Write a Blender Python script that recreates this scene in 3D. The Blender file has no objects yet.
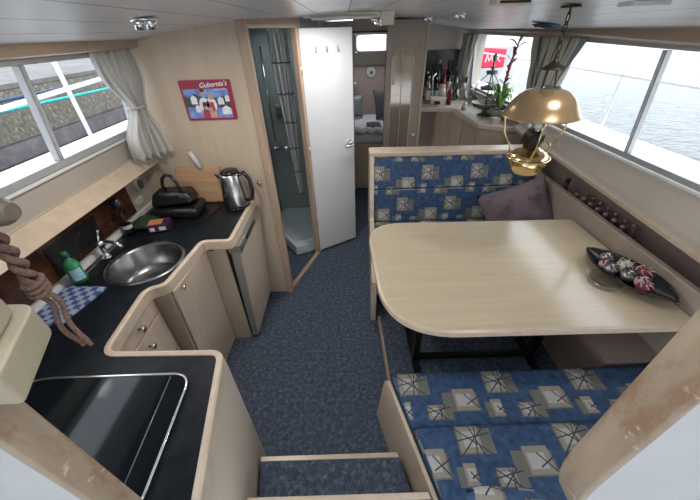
import bpy, bmesh, math, random
from mathutils import Vector, Matrix
random.seed(7)
S = bpy.context.scene
COL = S.collection
PI = math.pi

# ------------------------------------------------------------------ node helpers
class NT:
    def __init__(s, name):
        s.m = bpy.data.materials.new(name); s.m.use_nodes = True
        s.t = s.m.node_tree; s.t.nodes.clear()
        s.out = s.n('ShaderNodeOutputMaterial')
    def n(s, k, **kw):
        nd = s.t.nodes.new(k)
        for a, b in kw.items(): setattr(nd, a, b)
        return nd
    def l(s, a, b): s.t.links.new(a, b)
    def inp(s, sock, v):
        if isinstance(v, bpy.types.NodeSocket): s.l(v, sock)
        else: sock.default_value = v
    def math(s, op, a, b=0.0, c=None):
        nd = s.n('ShaderNodeMath', operation=op)
        s.inp(nd.inputs[0], a); s.inp(nd.inputs[1], b)
        if c is not None: s.inp(nd.inputs[2], c)
        return nd.outputs[0]
    def mix(s, f, a, b):
        nd = s.n('ShaderNodeMix', data_type='RGBA')
        s.inp(nd.inputs[0], f); s.inp(nd.inputs[6], a); s.inp(nd.inputs[7], b)
        return nd.outputs[2]
    def coord(s, kind='Object', scale=(1,1,1), rot=(0,0,0)):
        tc = s.n('ShaderNodeTexCoord'); mp = s.n('ShaderNodeMapping')
        s.l(tc.outputs[kind], mp.inputs[0])
        mp.inputs['Scale'].default_value = scale; mp.inputs['Rotation'].default_value = rot
        return mp.outputs[0]
    def noise(s, vec, scale, detail=3, rough=.5):
        nd = s.n('ShaderNodeTexNoise'); s.l(vec, nd.inputs['Vector'])
        nd.inputs['Scale'].default_value = scale; nd.inputs['Detail'].default_value = detail
        nd.inputs['Roughness'].default_value = rough
        return nd.outputs[0]
    def ramp(s, f, stops):
        nd = s.n('ShaderNodeValToRGB'); s.l(f, nd.inputs[0]); r = nd.color_ramp
        while len(r.elements) < len(stops): r.elements.new(.5)
        for e, (p, c) in zip(r.elements, stops): e.position = p; e.color = (*c[:3], 1)
        return nd.outputs[0]
    def bsdf(s, color, rough=.5, metal=0, spec=.5, bump=None, bdist=.002, bstr=.5, **kw):
        p = s.n('ShaderNodeBsdfPrincipled')
        s.inp(p.inputs['Base Color'], color if isinstance(color, bpy.types.NodeSocket) else (*color[:3], 1))
        s.inp(p.inputs['Roughness'], rough); s.inp(p.inputs['Metallic'], metal)
        s.inp(p.inputs['Specular IOR Level'], spec)
        for k, v in kw.items(): s.inp(p.inputs[k.replace('_', ' ')], v)
        if bump is not None:
            b = s.n('ShaderNodeBump'); s.l(bump, b.inputs['Height'])
            b.inputs['Distance'].default_value = bdist; b.inputs['Strength'].default_value = bstr
            s.l(b.outputs[0], p.inputs['Normal'])
        s.l(p.outputs[0], s.out.inputs[0])
        return s.m
M = {}
def plain(name, c, rough=.5, metal=0, spec=.5, var=.12, scale=30, **kw):
    t = NT(name); v = t.noise(t.coord(), scale)
    a = tuple(x*(1-var) for x in c); b = tuple(min(1, x*(1+var)) for x in c)
    M[name] = t.bsdf(t.ramp(v, [(.3, a), (.7, b)]), rough, metal, spec, **kw)
def wood(name, a, b, scale=(3,40,40), rough=.35, streak=.5, **kw):
    t = NT(name); v = t.noise(t.coord(scale=scale), 1.0, 5, .6)
    M[name] = t.bsdf(t.ramp(v, [(.3, a), (.7, b)]), rough, bump=v, bdist=.0006, bstr=.25, **kw)

wood('ash_front', (.50,.405,.315), (.575,.475,.375), (30,30,2.5), .38)          # upright grain laminate
wood('ash_wall', (.46,.375,.29), (.53,.44,.345), (14,14,1.6), .45)
wood('ash_edge', (.50,.405,.31), (.60,.495,.385), (20,20,20), .3)
wood('ash_trim', (.34,.255,.19), (.43,.33,.25), (25,3,25), .45)
wood('table_ash', (.515,.43,.31), (.575,.485,.355), (2.5,30,30), .15)
wood('door_frame', (.36,.26,.19), (.47,.35,.26), (30,30,3), .35)
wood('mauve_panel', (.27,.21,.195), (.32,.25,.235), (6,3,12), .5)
wood('grey_wood', (.35,.285,.24), (.41,.34,.29), (30,30,3), .4)
wood('rail_wood', (.13,.10,.075), (.19,.15,.115), (30,30,3), .45)
wood('board_wood', (.44,.26,.15), (.60,.38,.24), (2,40,40), .5)
def worn():
    t = NT('worn_varnish'); co = t.coord()
    v = t.noise(t.coord(scale=(30,30,5)), 1, 5, .6)
    base = t.ramp(v, [(.25, (.29,.215,.15)), (.75, (.41,.32,.23))])
    w = t.noise(t.coord(scale=(9,9,3.0)), 1.6, 6, .7)
    k = t.ramp(w, [(.50, (0,0,0)), (.60, (1,1,1))])
    dark = t.mix(k, base, (.27,.165,.10,1))
    w2 = t.noise(co, 22, 5, .7); k2 = t.ramp(w2, [(.60, (0,0,0)), (.68, (1,1,1))])
    M['worn_varnish'] = t.bsdf(t.mix(k2, dark, (.62,.55,.46,1)), .4, bump=w, bdist=.002, bstr=.4)
worn()
plain('white_panel', (.53,.54,.545), .45, var=.03, scale=6)
plain('gloss_door', (.66,.68,.72), .38, var=.015, scale=4)
plain('cream_plastic', (.38,.325,.23), .4, var=.04)
plain('cream_panel', (.50,.43,.35), .45, var=.03, scale=6)
plain('sideboard_top', (.64,.58,.51), .4, var=.03, scale=6)
plain('pale_wall', (.52,.475,.42), .5, var=.03, scale=5)
plain('panel_beige', (.44,.40,.35), .5, var=.03, scale=6)
plain('aluminium', (.47,.49,.51), .38, .35, var=.05)
plain('window_white', (.72,.74,.76), .4, var=.02)
plain('chrome', (.75,.76,.78), .12, 1, var=.05)
plain('sink_steel', (.30,.30,.31), .27, 1, var=.05)
plain('steel', (.55,.55,.56), .24, 1, var=.05)
plain('brass', (.72,.56,.30), .2, 1, var=.08)
plain('shade_brass', (.47,.345,.20), .24, .75, var=.06, scale=8)
plain('dark_metal', (.05,.04,.035), .4, .7, var=.2)
plain('black_plastic', (.012,.012,.014), .25, var=.2)
plain('black_paint', (.01,.01,.012), .3, var=.2)
plain('rubber_gap', (.008,.008,.01), .8)
plain('grey_edge', (.34,.34,.33), .35, .4, var=.05)
plain('bath_wall', (.36,.40,.40), .3, var=.05, scale=5)
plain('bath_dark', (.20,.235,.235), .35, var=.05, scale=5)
plain('shower_white', (.60,.66,.68), .3, var=.03)
plain('rope_brown', (.19,.115,.085), .85, var=.3, scale=160)
plain('linen_white', (.66,.64,.66), .8, var=.05, scale=20)
plain('dark_cloth', (.09,.08,.09), .9, var=.2, scale=60)
plain('pink_wall', (.36,.27,.25), .6, var=.05, scale=6)
plain('terracotta_pink', (.62,.42,.42), .5, var=.05)
plain('leaf', (.16,.30,.08), .45, var=.4, scale=25)
plain('leaf_purple', (.20,.045,.085), .5, var=.4, scale=40)
plain('pot_grey', (.33,.38,.36), .4, var=.05)
plain('wine_red', (.16,.012,.018), .15, var=.2)
plain('bottle_dark', (.012,.02,.012), .1, var=.2)
plain('label_cream', (.65,.60,.50), .6, var=.05)
plain('pewter', (.17,.17,.16), .42, .6, var=.2)
plain('hull_white', (.75,.76,.78), .3, var=.02)
plain('deck_white', (.80,.82,.84), .6, var=.04, scale=12)
plain('flag_red', (.75,.03,.08), .7, var=.08)
plain('flag_white', (.85,.82,.82), .7)
plain('rope_teal', (.02,.36,.36), .8, var=.3, scale=90)
plain('rope_navy', (.03,.06,.14), .8, var=.3, scale=90)
plain('pink_trim', (.55,.25,.30), .6)
plain('poster_red', (.30,.02,.055), .3, var=.06)
plain('poster_sky', (.17,.27,.60), .35, var=.35, scale=25)
plain('poster_green', (.05,.08,.09), .4, var=.5, scale=60)
plain('poster_white', (.75,.75,.78), .35, var=.1, scale=60)
plain('skin', (.58,.33,.24), .5)
plain('poster_dark', (.05,.03,.035), .5)
plain('poster_scarlet', (.42,.05,.08), .5)
plain('carton_purple', (.05,.02,.07), .4, var=.4, scale=60)
plain('carton_orange', (.62,.26,.12), .4)
plain('carton_green', (.03,.06,.025), .35, var=.4, scale=60)
plain('carton_white', (.7,.7,.66), .4)
plain('green_plastic', (.03,.22,.10), .12, var=.5, scale=60)
plain('blue_label', (.32,.55,.66), .4, var=.2, scale=90)
plain('dark_green_cap', (.01,.09,.04), .4)
plain('purple_plum', (.19,.015,.05), .5, var=.4, scale=80)
plain('foil_silver', (.42,.42,.44), .35, .8, var=.6, scale=120)
plain('pink_clear', (.36,.24,.27), .2, var=.4, scale=60)
plain('blue_dome', (.02,.06,.12), .25, var=.2)
plain('lens_glow', (.85,.85,.82), .3)

def carpet():
    t = NT('blue_carpet'); co = t.coord()
    a = t.noise(co, 42, 5, .75); b = t.noise(co, 190, 2, .6)
    f = t.math('ADD', t.math('MULTIPLY', a, .72), t.math('MULTIPLY', b, .28))
    c = t.ramp(f, [(.36, (.030,.040,.066)), (.52, (.078,.100,.142)), (.66, (.17,.205,.26))])
    M['carpet'] = t.bsdf(c, .95, spec=.1, bump=b, bdist=.004, bstr=.6)
carpet()
def worktop_mat():
    t = NT('navy_laminate'); co = t.coord()
    a = t.noise(co, 18, 6, .7)
    c = t.ramp(a, [(.35, (.004,.005,.008)), (.6, (.010,.014,.020)), (.8, (.020,.028,.038))])
    M['worktop'] = t.bsdf(c, .36, spec=.2)
worktop_mat()
def ceiling_mat():
    t = NT('ceiling_planks'); tc = t.n('ShaderNodeTexCoord'); sp = t.n('ShaderNodeSeparateXYZ'); t.l(tc.outputs['Object'], sp.inputs[0])
    fr = t.math('FRACT', t.math('DIVIDE', t.math('ADD', sp.outputs[0], 5.0), .19))
    line = t.math('LESS_THAN', t.math('ABSOLUTE', t.math('SUBTRACT', fr, .5)), .018)
    n = t.noise(tc.outputs['Object'], 5, 3)
    c = t.mix(line, t.ramp(n, [(.3, (.58,.58,.60)), (.7, (.64,.64,.66))]), (.14,.14,.15,1))
    M['ceiling'] = t.bsdf(c, .30, 0, .6, bump=n, bdist=.004, bstr=.25)
ceiling_mat()
def fabric_mat(name='bench_fabric'):
    t = NT(name); tc = t.n('ShaderNodeTexCoord'); sp = t.n('ShaderNodeSeparateXYZ'); t.l(tc.outputs['UV'], sp.inputs[0])
    W, H = .42, .26
    vv = t.math('ADD', sp.outputs[1], 1.939)
    row = t.math('FLOOR', t.math('DIVIDE', vv, H))
    uu = t.math('ADD', t.math('ADD', sp.outputs[0], 4.2-.176), t.math('MULTIPLY', row, W/2))
    U = t.math('MULTIPLY', t.math('FRACT', t.math('DIVIDE', uu, W)), W)
    V = t.math('SUBTRACT', vv, t.math('MULTIPLY', row, H))
    wv = t.noise(t.coord('UV'), 30, 4); fine = t.noise(t.coord('UV', scale=(1,5,1)), 160, 2)
    col = t.ramp(wv, [(.3, (.030,.058,.120)), (.55, (.048,.090,.175)), (.75, (.070,.125,.225))])
    def rect(cx, cy, w, h):
        dx = t.math('LESS_THAN', t.math('ABSOLUTE', t.math('SUBTRACT', U, cx)), w/2)
        dy = t.math('LESS_THAN', t.math('ABSOLUTE', t.math('SUBTRACT', V, cy)), h/2)
        return t.math('MULTIPLY', dx, dy)
    def line(cx, cy, ang, r, off=0):
        dx = t.math('SUBTRACT', U, cx); dy = t.math('SUBTRACT', V, cy)
        d = t.math('ADD', t.math('MULTIPLY', dx, math.sin(ang)), t.math('MULTIPLY', dy, -math.cos(ang)))
        k = t.math('LESS_THAN', t.math('ABSOLUTE', t.math('SUBTRACT', d, off)), .0026)
        return k
    olive = t.ramp(fine, [(.3, (.12,.125,.115)), (.7, (.20,.20,.185))])
    sand = t.ramp(fine, [(.3, (.24,.22,.19)), (.7, (.34,.31,.27))])
    lightc = t.ramp(fine, [(.3, (.36,.37,.365)), (.7, (.47,.475,.465))])
    L = [(.105,.178,.150,.125,1), (.325,.092,.165,.115,0), (.050,.052,.078,.085,0), (.205,.040,.115,.070,1)]
    for cx, cy, w, h, star in L:
        sg = -1 if star else 1
        r1 = rect(cx-.006*sg, cy-.004, w, h*.80); r3 = rect(cx+w*.10*sg, cy+h*.06, w*.62, h*.88); r2 = rect(cx+.010*sg, cy+.004, w*.42, h*.50)
        col = t.mix(r1, col, olive); col = t.mix(r3, col, sand); col = t.mix(r2, col, lightc)
        if star:
            for a, o in ((.75, 0), (-.65, .004), (1.4, .010), (-1.25, -.012), (.2, -.012)):
                k = t.math('MULTIPLY', line(cx, cy, a, w, o), rect(cx, cy, w*1.0, h*.9)); col = t.mix(k, col, (.06,.065,.07,1))
        else:
            for a, o in ((.5, 0), (-.9, .005)):
                k = t.math('MULTIPLY', line(cx+w*.3, cy, a, w, o), rect(cx+w*.3, cy, w*.42, h*.6)); col = t.mix(k, col, (.05,.055,.07,1))
    M[name] = t.bsdf(col, .9, spec=.15, bump=fine, bdist=.0012, bstr=.5)
fabric_mat()
def pillow_mat():
    t = NT('mauve_fabric'); a = t.noise(t.coord(), 9, 4, .6); b = t.noise(t.coord(), 120, 2)
    c = t.ramp(a, [(.35, (.10,.082,.10)), (.5, (.17,.14,.155)), (.65, (.20,.14,.15))])
    M['mauve_fabric'] = t.bsdf(c, .95, spec=.1, bump=b, bdist=.001)
pillow_mat()
def curtain_mat(name, base, stripe, n, w, kind='UV'):
    t = NT(name); tc = t.n('ShaderNodeTexCoord'); sp = t.n('ShaderNodeSeparateXYZ'); t.l(tc.outputs[kind], sp.inputs[0])
    fr = t.math('FRACT', t.math('MULTIPLY', sp.outputs[0], n))
    k = t.math('LESS_THAN', fr, w)
    nz = t.noise(t.coord(), 60, 2)
    c = t.mix(k, (*base, 1), (*stripe, 1))
    t.bsdf(c, .85, spec=.1, bump=nz, bdist=.001); pb = [x for x in t.t.nodes if x.type == 'BSDF_PRINCIPLED'][0]
    tl = t.n('ShaderNodeBsdfTranslucent'); t.l(c, tl.inputs[0]); mx = t.n('ShaderNodeMixShader'); mx.inputs[0].default_value = .45
    t.l(pb.outputs[0], mx.inputs[1]); t.l(tl.outputs[0], mx.inputs[2]); t.l(mx.outputs[0], t.out.inputs[0]); M[name] = t.m
curtain_mat('curtain_grey', (.72,.71,.69), (.60,.60,.59), 12, .15)
curtain_mat('curtain_stripe', (.62,.61,.55), (.24,.26,.26), 13, .26)
def shower_curtain_mat():
    t = NT('shower_curtain'); tc = t.n('ShaderNodeTexCoord'); sp = t.n('ShaderNodeSeparateXYZ'); t.l(tc.outputs['UV'], sp.inputs[0])
    a = t.math('LESS_THAN', t.math('FRACT', t.math('MULTIPLY', sp.outputs[0], 6)), .05)
    b = t.math('LESS_THAN', t.math('FRACT', t.math('MULTIPLY', sp.outputs[1], 6)), .05)
    k = t.math('MAXIMUM', a, b)
    M['shower_curtain'] = t.bsdf(t.mix(k, (.74,.75,.77,1), (.10,.11,.14,1)), .6)
shower_curtain_mat()
def glass(name, tint, gl=.06, rough=.02):
    t = NT(name); tr = t.n('ShaderNodeBsdfTransparent'); tr.inputs[0].default_value = (*tint, 1)
    g = t.n('ShaderNodeBsdfGlossy'); g.inputs['Roughness'].default_value = rough
    fz = t.n('ShaderNodeLayerWeight'); fz.inputs[0].default_value = .5
    f = t.math('ADD', t.math('MULTIPLY', t.math('POWER', fz.outputs[1], 4.0 if name == 'window_glass' else 2.2), .35 if name == 'window_glass' else .75), gl+.04)
    mx = t.n('ShaderNodeMixShader'); t.l(f, mx.inputs[0]); t.l(tr.outputs[0], mx.inputs[1]); t.l(g.outputs[0], mx.inputs[2])
    t.l(mx.outputs[0], t.out.inputs[0]); M[name] = t.m
glass('window_glass', (.97,.985,.985), .0)
glass('clear_glass', (.96,.97,.975), .06)
glass('green_glass', (.08,.42,.22), .08)
glass('bottle_clear', (.90,.80,.83), .12)
def hob_mat():
    t = NT('hob_glass'); M['hob_glass'] = t.bsdf((.006,.009,.012), .07, spec=.25)
hob_mat()
def burl():
    t = NT('burl_panel'); co = t.coord(scale=(1,1,2)); a = t.noise(co, 5, 6, .7)
    c = t.ramp(a, [(.3, (.012,.006,.005)), (.5, (.060,.022,.014)), (.62, (.11,.045,.02)), (.75, (.045,.016,.012))])
    M['burl'] = t.bsdf(c, .18, spec=.6)
burl()
def water():
    t = NT('water'); co = t.coord(scale=(1,1.6,1))
    a = t.noise(co, 2.6, 6, .68); b = t.noise(co, 7, 4, .65)
    h = t.math('ADD', t.math('MULTIPLY', a, .6), t.math('MULTIPLY', b, .55))
    c = t.ramp(a, [(.35, (.035,.05,.058)), (.65, (.10,.125,.13))])
    M['water'] = t.bsdf(c, .22, spec=.35, bump=h, bdist=.22, bstr=1.0)
water()
def quay():
    t = NT('quay_stone'); tc = t.n('ShaderNodeTexCoord'); sp = t.n('ShaderNodeSeparateXYZ'); t.l(tc.outputs['Object'], sp.inputs[0])
    z = sp.outputs[2]
    n1 = t.noise(tc.outputs['Object'], 3.5, 6, .75); n2 = t.noise(tc.outputs['Object'], 26, 4, .7)
    con = t.ramp(n2, [(.35, (.10,.09,.072)), (.56, (.17,.155,.125)), (.66, (.36,.34,.30))])
    stone = t.ramp(n1, [(.35, (.09,.085,.09)), (.55, (.15,.14,.15)), (.7, (.22,.20,.19))])
    br = t.n('ShaderNodeTexBrick'); mp = t.coord(rot=(PI/2,0,PI/2)); t.l(mp, br.inputs['Vector'])
    br.inputs['Scale'].default_value = 3.2; br.inputs['Mortar Size'].default_value = .02
    br.inputs['Color1'].default_value = (1,1,1,1); br.inputs['Color2'].default_value = (.7,.7,.75,1); br.inputs['Mortar'].default_value = (.35,.33,.33,1)
    mul = t.n('ShaderNodeMix', data_type='RGBA', blend_type='MULTIPLY'); mul.inputs[0].default_value = 1
    t.l(stone, mul.inputs[6]); t.l(br.outputs[0], mul.inputs[7])
    zz = t.math('ADD', z, t.math('MULTIPLY', n1, .06))
    c = t.mix(t.math('LESS_THAN', zz, 1.14), con, mul.outputs[2])
    M['quay_stone'] = t.bsdf(c, .9, bump=n2, bdist=.02)
    t = NT('quay_paving'); co = t.coord(); n = t.noise(co, 3, 6, .7)
    M['quay_paving'] = t.bsdf(t.ramp(n, [(.35, (.085,.083,.085)), (.65, (.15,.148,.15))]), .9)
quay()
def towel():
    t = NT('towel_check'); ck = t.n('ShaderNodeTexChecker'); t.l(t.coord(), ck.inputs['Vector']); ck.inputs['Scale'].default_value = 36
    ck.inputs['Color1'].default_value = (.045,.085,.24,1); ck.inputs['Color2'].default_value = (.30,.37,.52,1)
    n = t.noise(t.coord(), 150, 2); M['towel'] = t.bsdf(ck.outputs[0], .95, bump=n, bdist=.001)
towel()

# ------------------------------------------------------------------ mesh helpers
class G:
    def __init__(s): s.b = bmesh.new(); s.mats = []; s.mi = 0
    def use(s, m):
        if m not in s.mats: s.mats.append(m)
        s.mi = s.mats.index(m); return s
    def face(s, vs, smooth=False):
        try:
            f = s.b.faces.new(vs); f.material_index = s.mi; f.smooth = smooth; return f
        except ValueError: return None
    def hexa(s, p):            # 8 corners, bottom 4 ccw then top 4
        v = [s.b.verts.new(q) for q in p]
        for q in ((3,2,1,0),(4,5,6,7),(0,1,5,4),(1,2,6,5),(2,3,7,6),(3,0,4,7)): s.face([v[i] for i in q])
        return s
    def box(s, x0, x1, y0, y1, z0, z1, rz=0, c=None):
        p = [(x0,y0,z0),(x1,y0,z0),(x1,y1,z0),(x0,y1,z0),(x0,y0,z1),(x1,y0,z1),(x1,y1,z1),(x0,y1,z1)]
        if rz:
            cx, cy = c or ((x0+x1)/2, (y0+y1)/2); k, m = math.cos(rz), math.sin(rz)
            p = [(cx+(x-cx)*k-(y-cy)*m, cy+(x-cx)*m+(y-cy)*k, z) for x, y, z in p]
        return s.hexa(p)
    def prism(s, poly, z0, z1, poly_bottom=None):
        pb = poly_bottom or poly
        a = [s.b.verts.new((p[0], p[1], z0 if len(p) < 3 else p[2])) for p in pb]
        b = [s.b.verts.new((p[0], p[1], z1 if len(p) < 3 else p[2])) for p in poly]
        s.face(a[::-1]); s.face(b); n = len(poly)
        for i in range(n): s.face([a[i], a[(i+1)%n], b[(i+1)%n], b[i]])
        return s
    def extrude_profile(s, prof0, prof1, y0, y1):   # closed profile in (x,z)
        a = [s.b.verts.new((x, y0, z)) for x, z in prof0]; b = [s.b.verts.new((x, y1, z)) for x, z in prof1]
        s.face(a); s.face(b[::-1]); n = len(a)
        for i in range(n): s.face([a[(i+1)%n], a[i], b[i], b[(i+1)%n]])
        return s
    def lathe(s, prof, c=(0,0,0), n=32, axis='z', smooth=True, close=False):
        rings = []
        for r, h in prof:
            ring = []
            for i in range(n):
                a = 2*PI*i/n; x, y = r*math.cos(a), r*math.sin(a)
                q = (x, y, h) if axis == 'z' else ((h, x, y) if axis == 'x' else (x, h, y))
                ring.append(s.b.verts.new((q[0]+c[0], q[1]+c[1], q[2]+c[2])))
            rings.append(ring)
        for A, B in zip(rings, rings[1:]):
            for i in range(n): s.face([A[i], A[(i+1)%n], B[(i+1)%n], B[i]], smooth)
        if prof[0][0] > 1e-5: s.face(rings[0][::-1]) if not close else None
        if prof[-1][0] > 1e-5 and not close: s.face(rings[-1])
        return s
    def tube(s, pts, r, n=10, closed=False, rs=None):
        pts = [Vector(p) for p in pts]; rings = []; N = len(pts); up = Vector((0,0,1))
        prev = None
        for i, p in enumerate(pts):
            if closed: d = pts[(i+1)%N]-pts[i-1]
            else: d = pts[min(i+1, N-1)]-pts[max(i-1, 0)]
            if d.length < 1e-9: d = Vector((0,0,1))
            d.normalize()
            if prev is None:
                a = d.cross(up)
                if a.length < 1e-3: a = d.cross(Vector((1,0,0)))
            else: a = prev - d*prev.dot(d)
            a.normalize(); prev = a; b = d.cross(a)
            rr = rs[i] if rs else r
            rings.append([s.b.verts.new(p+(a*math.cos(2*PI*k/n)+b*math.sin(2*PI*k/n))*rr) for k in range(n)])
        R = range(N if closed else N-1)
        for i in R:
            A, B = rings[i], rings[(i+1)%N]
            for k in range(n): s.face([A[k], A[(k+1)%n], B[(k+1)%n], B[k]], True)
        if not closed: s.face(rings[0][::-1]); s.face(rings[-1])
        return s
    def ball(s, c, rx, ry=None, rz=None, n=16, m=10, rot=None):
        ry = ry or rx; rz = rz or rx; rings = []
        for j in range(m+1):
            ph = -PI/2+PI*j/m; ring = []
            for i in range(n):
                a = 2*PI*i/n; v = Vector((rx*math.cos(ph)*math.cos(a), ry*math.cos(ph)*math.sin(a), rz*math.sin(ph)))
                if rot: v = rot @ v
                ring.append(s.b.verts.new(v+Vector(c)))
            rings.append(ring)
        for A, B in zip(rings, rings[1:]):
            for i in range(n): s.face([A[i], A[(i+1)%n], B[(i+1)%n], B[i]], True)
        return s
    def grid(s, f, nu, nv, smooth=True, closed_u=False):
        V = [[s.b.verts.new(f(i/nu, j/nv)) for j in range(nv+1)] for i in range(nu+1)]
        uv = s.b.loops.layers.uv.verify()
        for i in range(nu):
            for j in range(nv):
                fc = s.face([V[i][j], V[i+1][j], V[i+1][j+1], V[i][j+1]], smooth)
                if fc:
                    for lp, (a, b) in zip(fc.loops, ((i,j),(i+1,j),(i+1,j+1),(i,j+1))): lp[uv].uv = (a/nu, b/nv)
        s.keepuv = True
        return s
    def build(s, name, mat, parent=None, bevel=0, seg=2, solid=0, sub=0, xf=None):
        if xf is not None: bmesh.ops.transform(s.b, matrix=xf, verts=s.b.verts)
        bmesh.ops.remove_doubles(s.b, verts=s.b.verts, dist=1e-6)
        bmesh.ops.recalc_face_normals(s.b, faces=s.b.faces)
        if not getattr(s, 'keepuv', False):
            uv = s.b.loops.layers.uv.verify()
            for f in s.b.faces:
                n = f.normal; ax = max(range(3), key=lambda i: abs(n[i]))
                for lp in f.loops:
                    c = lp.vert.co
                    lp[uv].uv = (c.y, c.z) if ax == 0 else ((c.x, c.z) if ax == 1 else (c.x, c.y))
        me = bpy.data.meshes.new(name); s.b.to_mesh(me); s.b.free()
        ms = s.mats or [mat]
        for m in ms: me.materials.append(M[m])
        o = bpy.data.objects.new(name, me); COL.objects.link(o)
        if parent is not None:
            o.parent = parent
            if parent.type == 'EMPTY' or True:
                o.matrix_parent_inverse = parent.matrix_world_inv if False else Matrix.Identity(4)
                o.location = -Vector(org(parent))
        if solid:
            k = o.modifiers.new('solid', 'SOLIDIFY'); k.thickness = solid; k.offset = 0
        if bevel:
            k = o.modifiers.new('bevel', 'BEVEL'); k.width = bevel; k.segments = seg; k.limit_method = 'ANGLE'; k.angle_limit = math.radians(40)
            for p in me.polygons: p.use_smooth = True
            k.harden_normals = True
        if sub:
            k = o.modifiers.new('sub', 'SUBSURF'); k.levels = sub; k.render_levels = sub
        return o
ORG = {}
def org(o):          # world position of an object (all unrotated at build time)
    p = Vector((0,0,0))
    while o is not None: p += Vector(o.location); o = o.parent
    return p
def tag(o, label, cat, group=None, kind=None):
    if label: o['label'] = label
    if cat: o['category'] = cat
    if group: o['group'] = group
    if kind: o['kind'] = kind
    return o
def thing(name, loc, label, cat, group=None):
    o = bpy.data.objects.new(name, None); COL.objects.link(o); o.location = loc; o.empty_display_size = .05
    return tag(o, label, cat, group)
def struct(o, label=None, cat=None):
    o['kind'] = 'structure'
    if label: o['label'] = label
    if cat: o['category'] = cat
    return o
def copy_tree(o, parent=None):
    c = o.copy(); COL.objects.link(c)
    if parent is not None: c.parent = parent
    for ch in list(o.children): copy_tree(ch, c)
    return c
def arc(cx, cy, r, a0, a1, n=8): return [(cx+r*math.cos(math.radians(a0+(a1-a0)*i/n)), cy+r*math.sin(math.radians(a0+(a1-a0)*i/n))) for i in range(n+1)]
def round_poly(pts, rad, n=6):
    out = []; N = len(pts)
    for i in range(N):
        r = rad[i] if isinstance(rad, (list, tuple)) else rad
        p = Vector(pts[i][:2]); a = Vector(pts[i-1][:2]); b = Vector(pts[(i+1)%N][:2])
        if r <= 0: out.append(tuple(p)); continue
        u = (a-p); v = (b-p); r1 = min(r, u.length*.49, v.length*.49); u.normalize(); v.normalize()
        A = p+u*r1; B = p+v*r1
        for k in range(n+1):
            t = k/n; q = A*(1-t)**2+p*2*t*(1-t)+B*t**2; out.append((q.x, q.y))
    return out
def text_mesh(name, body, size, mat, parent, mtx, shear=0, ext=.0006, bold=0):
    cu = bpy.data.curves.new(name, 'FONT'); cu.body = body; cu.size = size; cu.shear = shear; cu.extrude = ext; cu.offset = bold
    cu.align_x = 'LEFT'
    t = bpy.data.objects.new(name+'_src', cu); COL.objects.link(t); bpy.context.view_layer.update()
    me = bpy.data.meshes.new_from_object(t.evaluated_get(bpy.context.evaluated_depsgraph_get()))
    bpy.data.objects.remove(t); bpy.data.curves.remove(cu)
    me.transform(mtx); me.materials.clear(); me.materials.append(M[mat])
    o = bpy.data.objects.new(name, me); COL.objects.link(o); o.parent = parent; o.location = -org(parent)
    return o

# ------------------------------------------------------------------ shell
def cz(x): return 1.94-.062*(x-.18)**2       # cambered deckhead
g = G(); g.box(-1.5, 1.95, .1, 4.05, -.05, 0); g.box(-.3, .8, 4.05, 4.12, -.05, 0); struct(g.build('floor', 'carpet'))

g = G()
xs = [-1.36+i*(3.36/42) for i in range(43)]
def ceil_piece(x0, x1, y0, y1):
    n = max(2, int((x1-x0)/.08))
    for i in range(n):
        a = x0+(x1-x0)*i/n; b = x0+(x1-x0)*(i+1)/n
        v = [g.b.verts.new(p) for p in ((a,y0,cz(a)),(b,y0,cz(b)),(b,y1,cz(b)),(a,y1,cz(a)))]
        w = [g.b.verts.new(p) for p in ((a,y0,cz(a)+.04),(b,y0,cz(b)+.04),(b,y1,cz(b)+.04),(a,y1,cz(a)+.04))]
        g.face(v, True); g.face(w[::-1]); g.face([v[0],v[1],w[1],w[0]]); g.face([v[2],v[3],w[3],w[2]])
        if i == 0: g.face([v[3],v[0],w[0],w[3]])
        if i == n-1: g.face([v[1],v[2],w[2],w[1]])
ceil_piece(-1.40, -.44, .2, .48); ceil_piece(.44, 1.96, .2, .48); ceil_piece(-1.40, 1.96, .48, 2.78); ceil_piece(-1.40, -.76, 2.78, 3.18); ceil_piece(-.42, 1.96, 2.78, 3.18); ceil_piece(-1.40, 1.96, 3.18, 4.12); ceil_piece(.86, 1.96, 4.12, 5.05)  # gaps over entrance and bathroom are added openings that let daylight in
c = g.build('ceiling', 'ceiling'); struct(c)
g2 = G(); g2.box(-.78,-.40,2.76,3.20,cz(-.6)+.045,cz(-.6)+.055); struct(g2.build('added_hatch_bathroom', 'window_glass'))  # pane of an unseen deck hatch, added to daylight the bathroom
for p in c.data.polygons: p.use_smooth = False

# left wall
yl0, yl1 = .2, 2.02
prof = [(-1.36,0),(-1.36,1.165),(-1.235,1.185),(-1.29,1.245),(-1.30,1.255),(-1.292,1.375),(-1.34,1.375),(-1.40,1.20),(-1.42,0)]
g = G(); g.extrude_profile(prof, prof, yl0, 2.8); struct(g.build('wall_left', 'panel_beige'))
g = G(); pr = [(-1.232,1.180),(-1.222,1.187),(-1.286,1.252),(-1.300,1.252),(-1.292,1.246)]
g.extrude_profile(pr, pr, yl0, yl1); struct(g.build('trim_1', 'ash_edge'))
g = G(); pr = [(-1.10,1.843),(-1.10,1.800),(-1.235,1.808),(-1.30,1.80),(-1.36,1.86),(-1.36,1.90),(-1.12,1.90)]
pr = [(-1.095,cz(-1.095)+.004),(-1.10,1.805),(-1.12,1.800),(-1.30,1.803),(-1.34,1.81),(-1.34,cz(-1.34)+.03),(-1.2,cz(-1.2)+.02)]
g.extrude_profile(pr, pr, yl0, yl1); struct(g.build('trim_2', 'ash_trim'))

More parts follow.
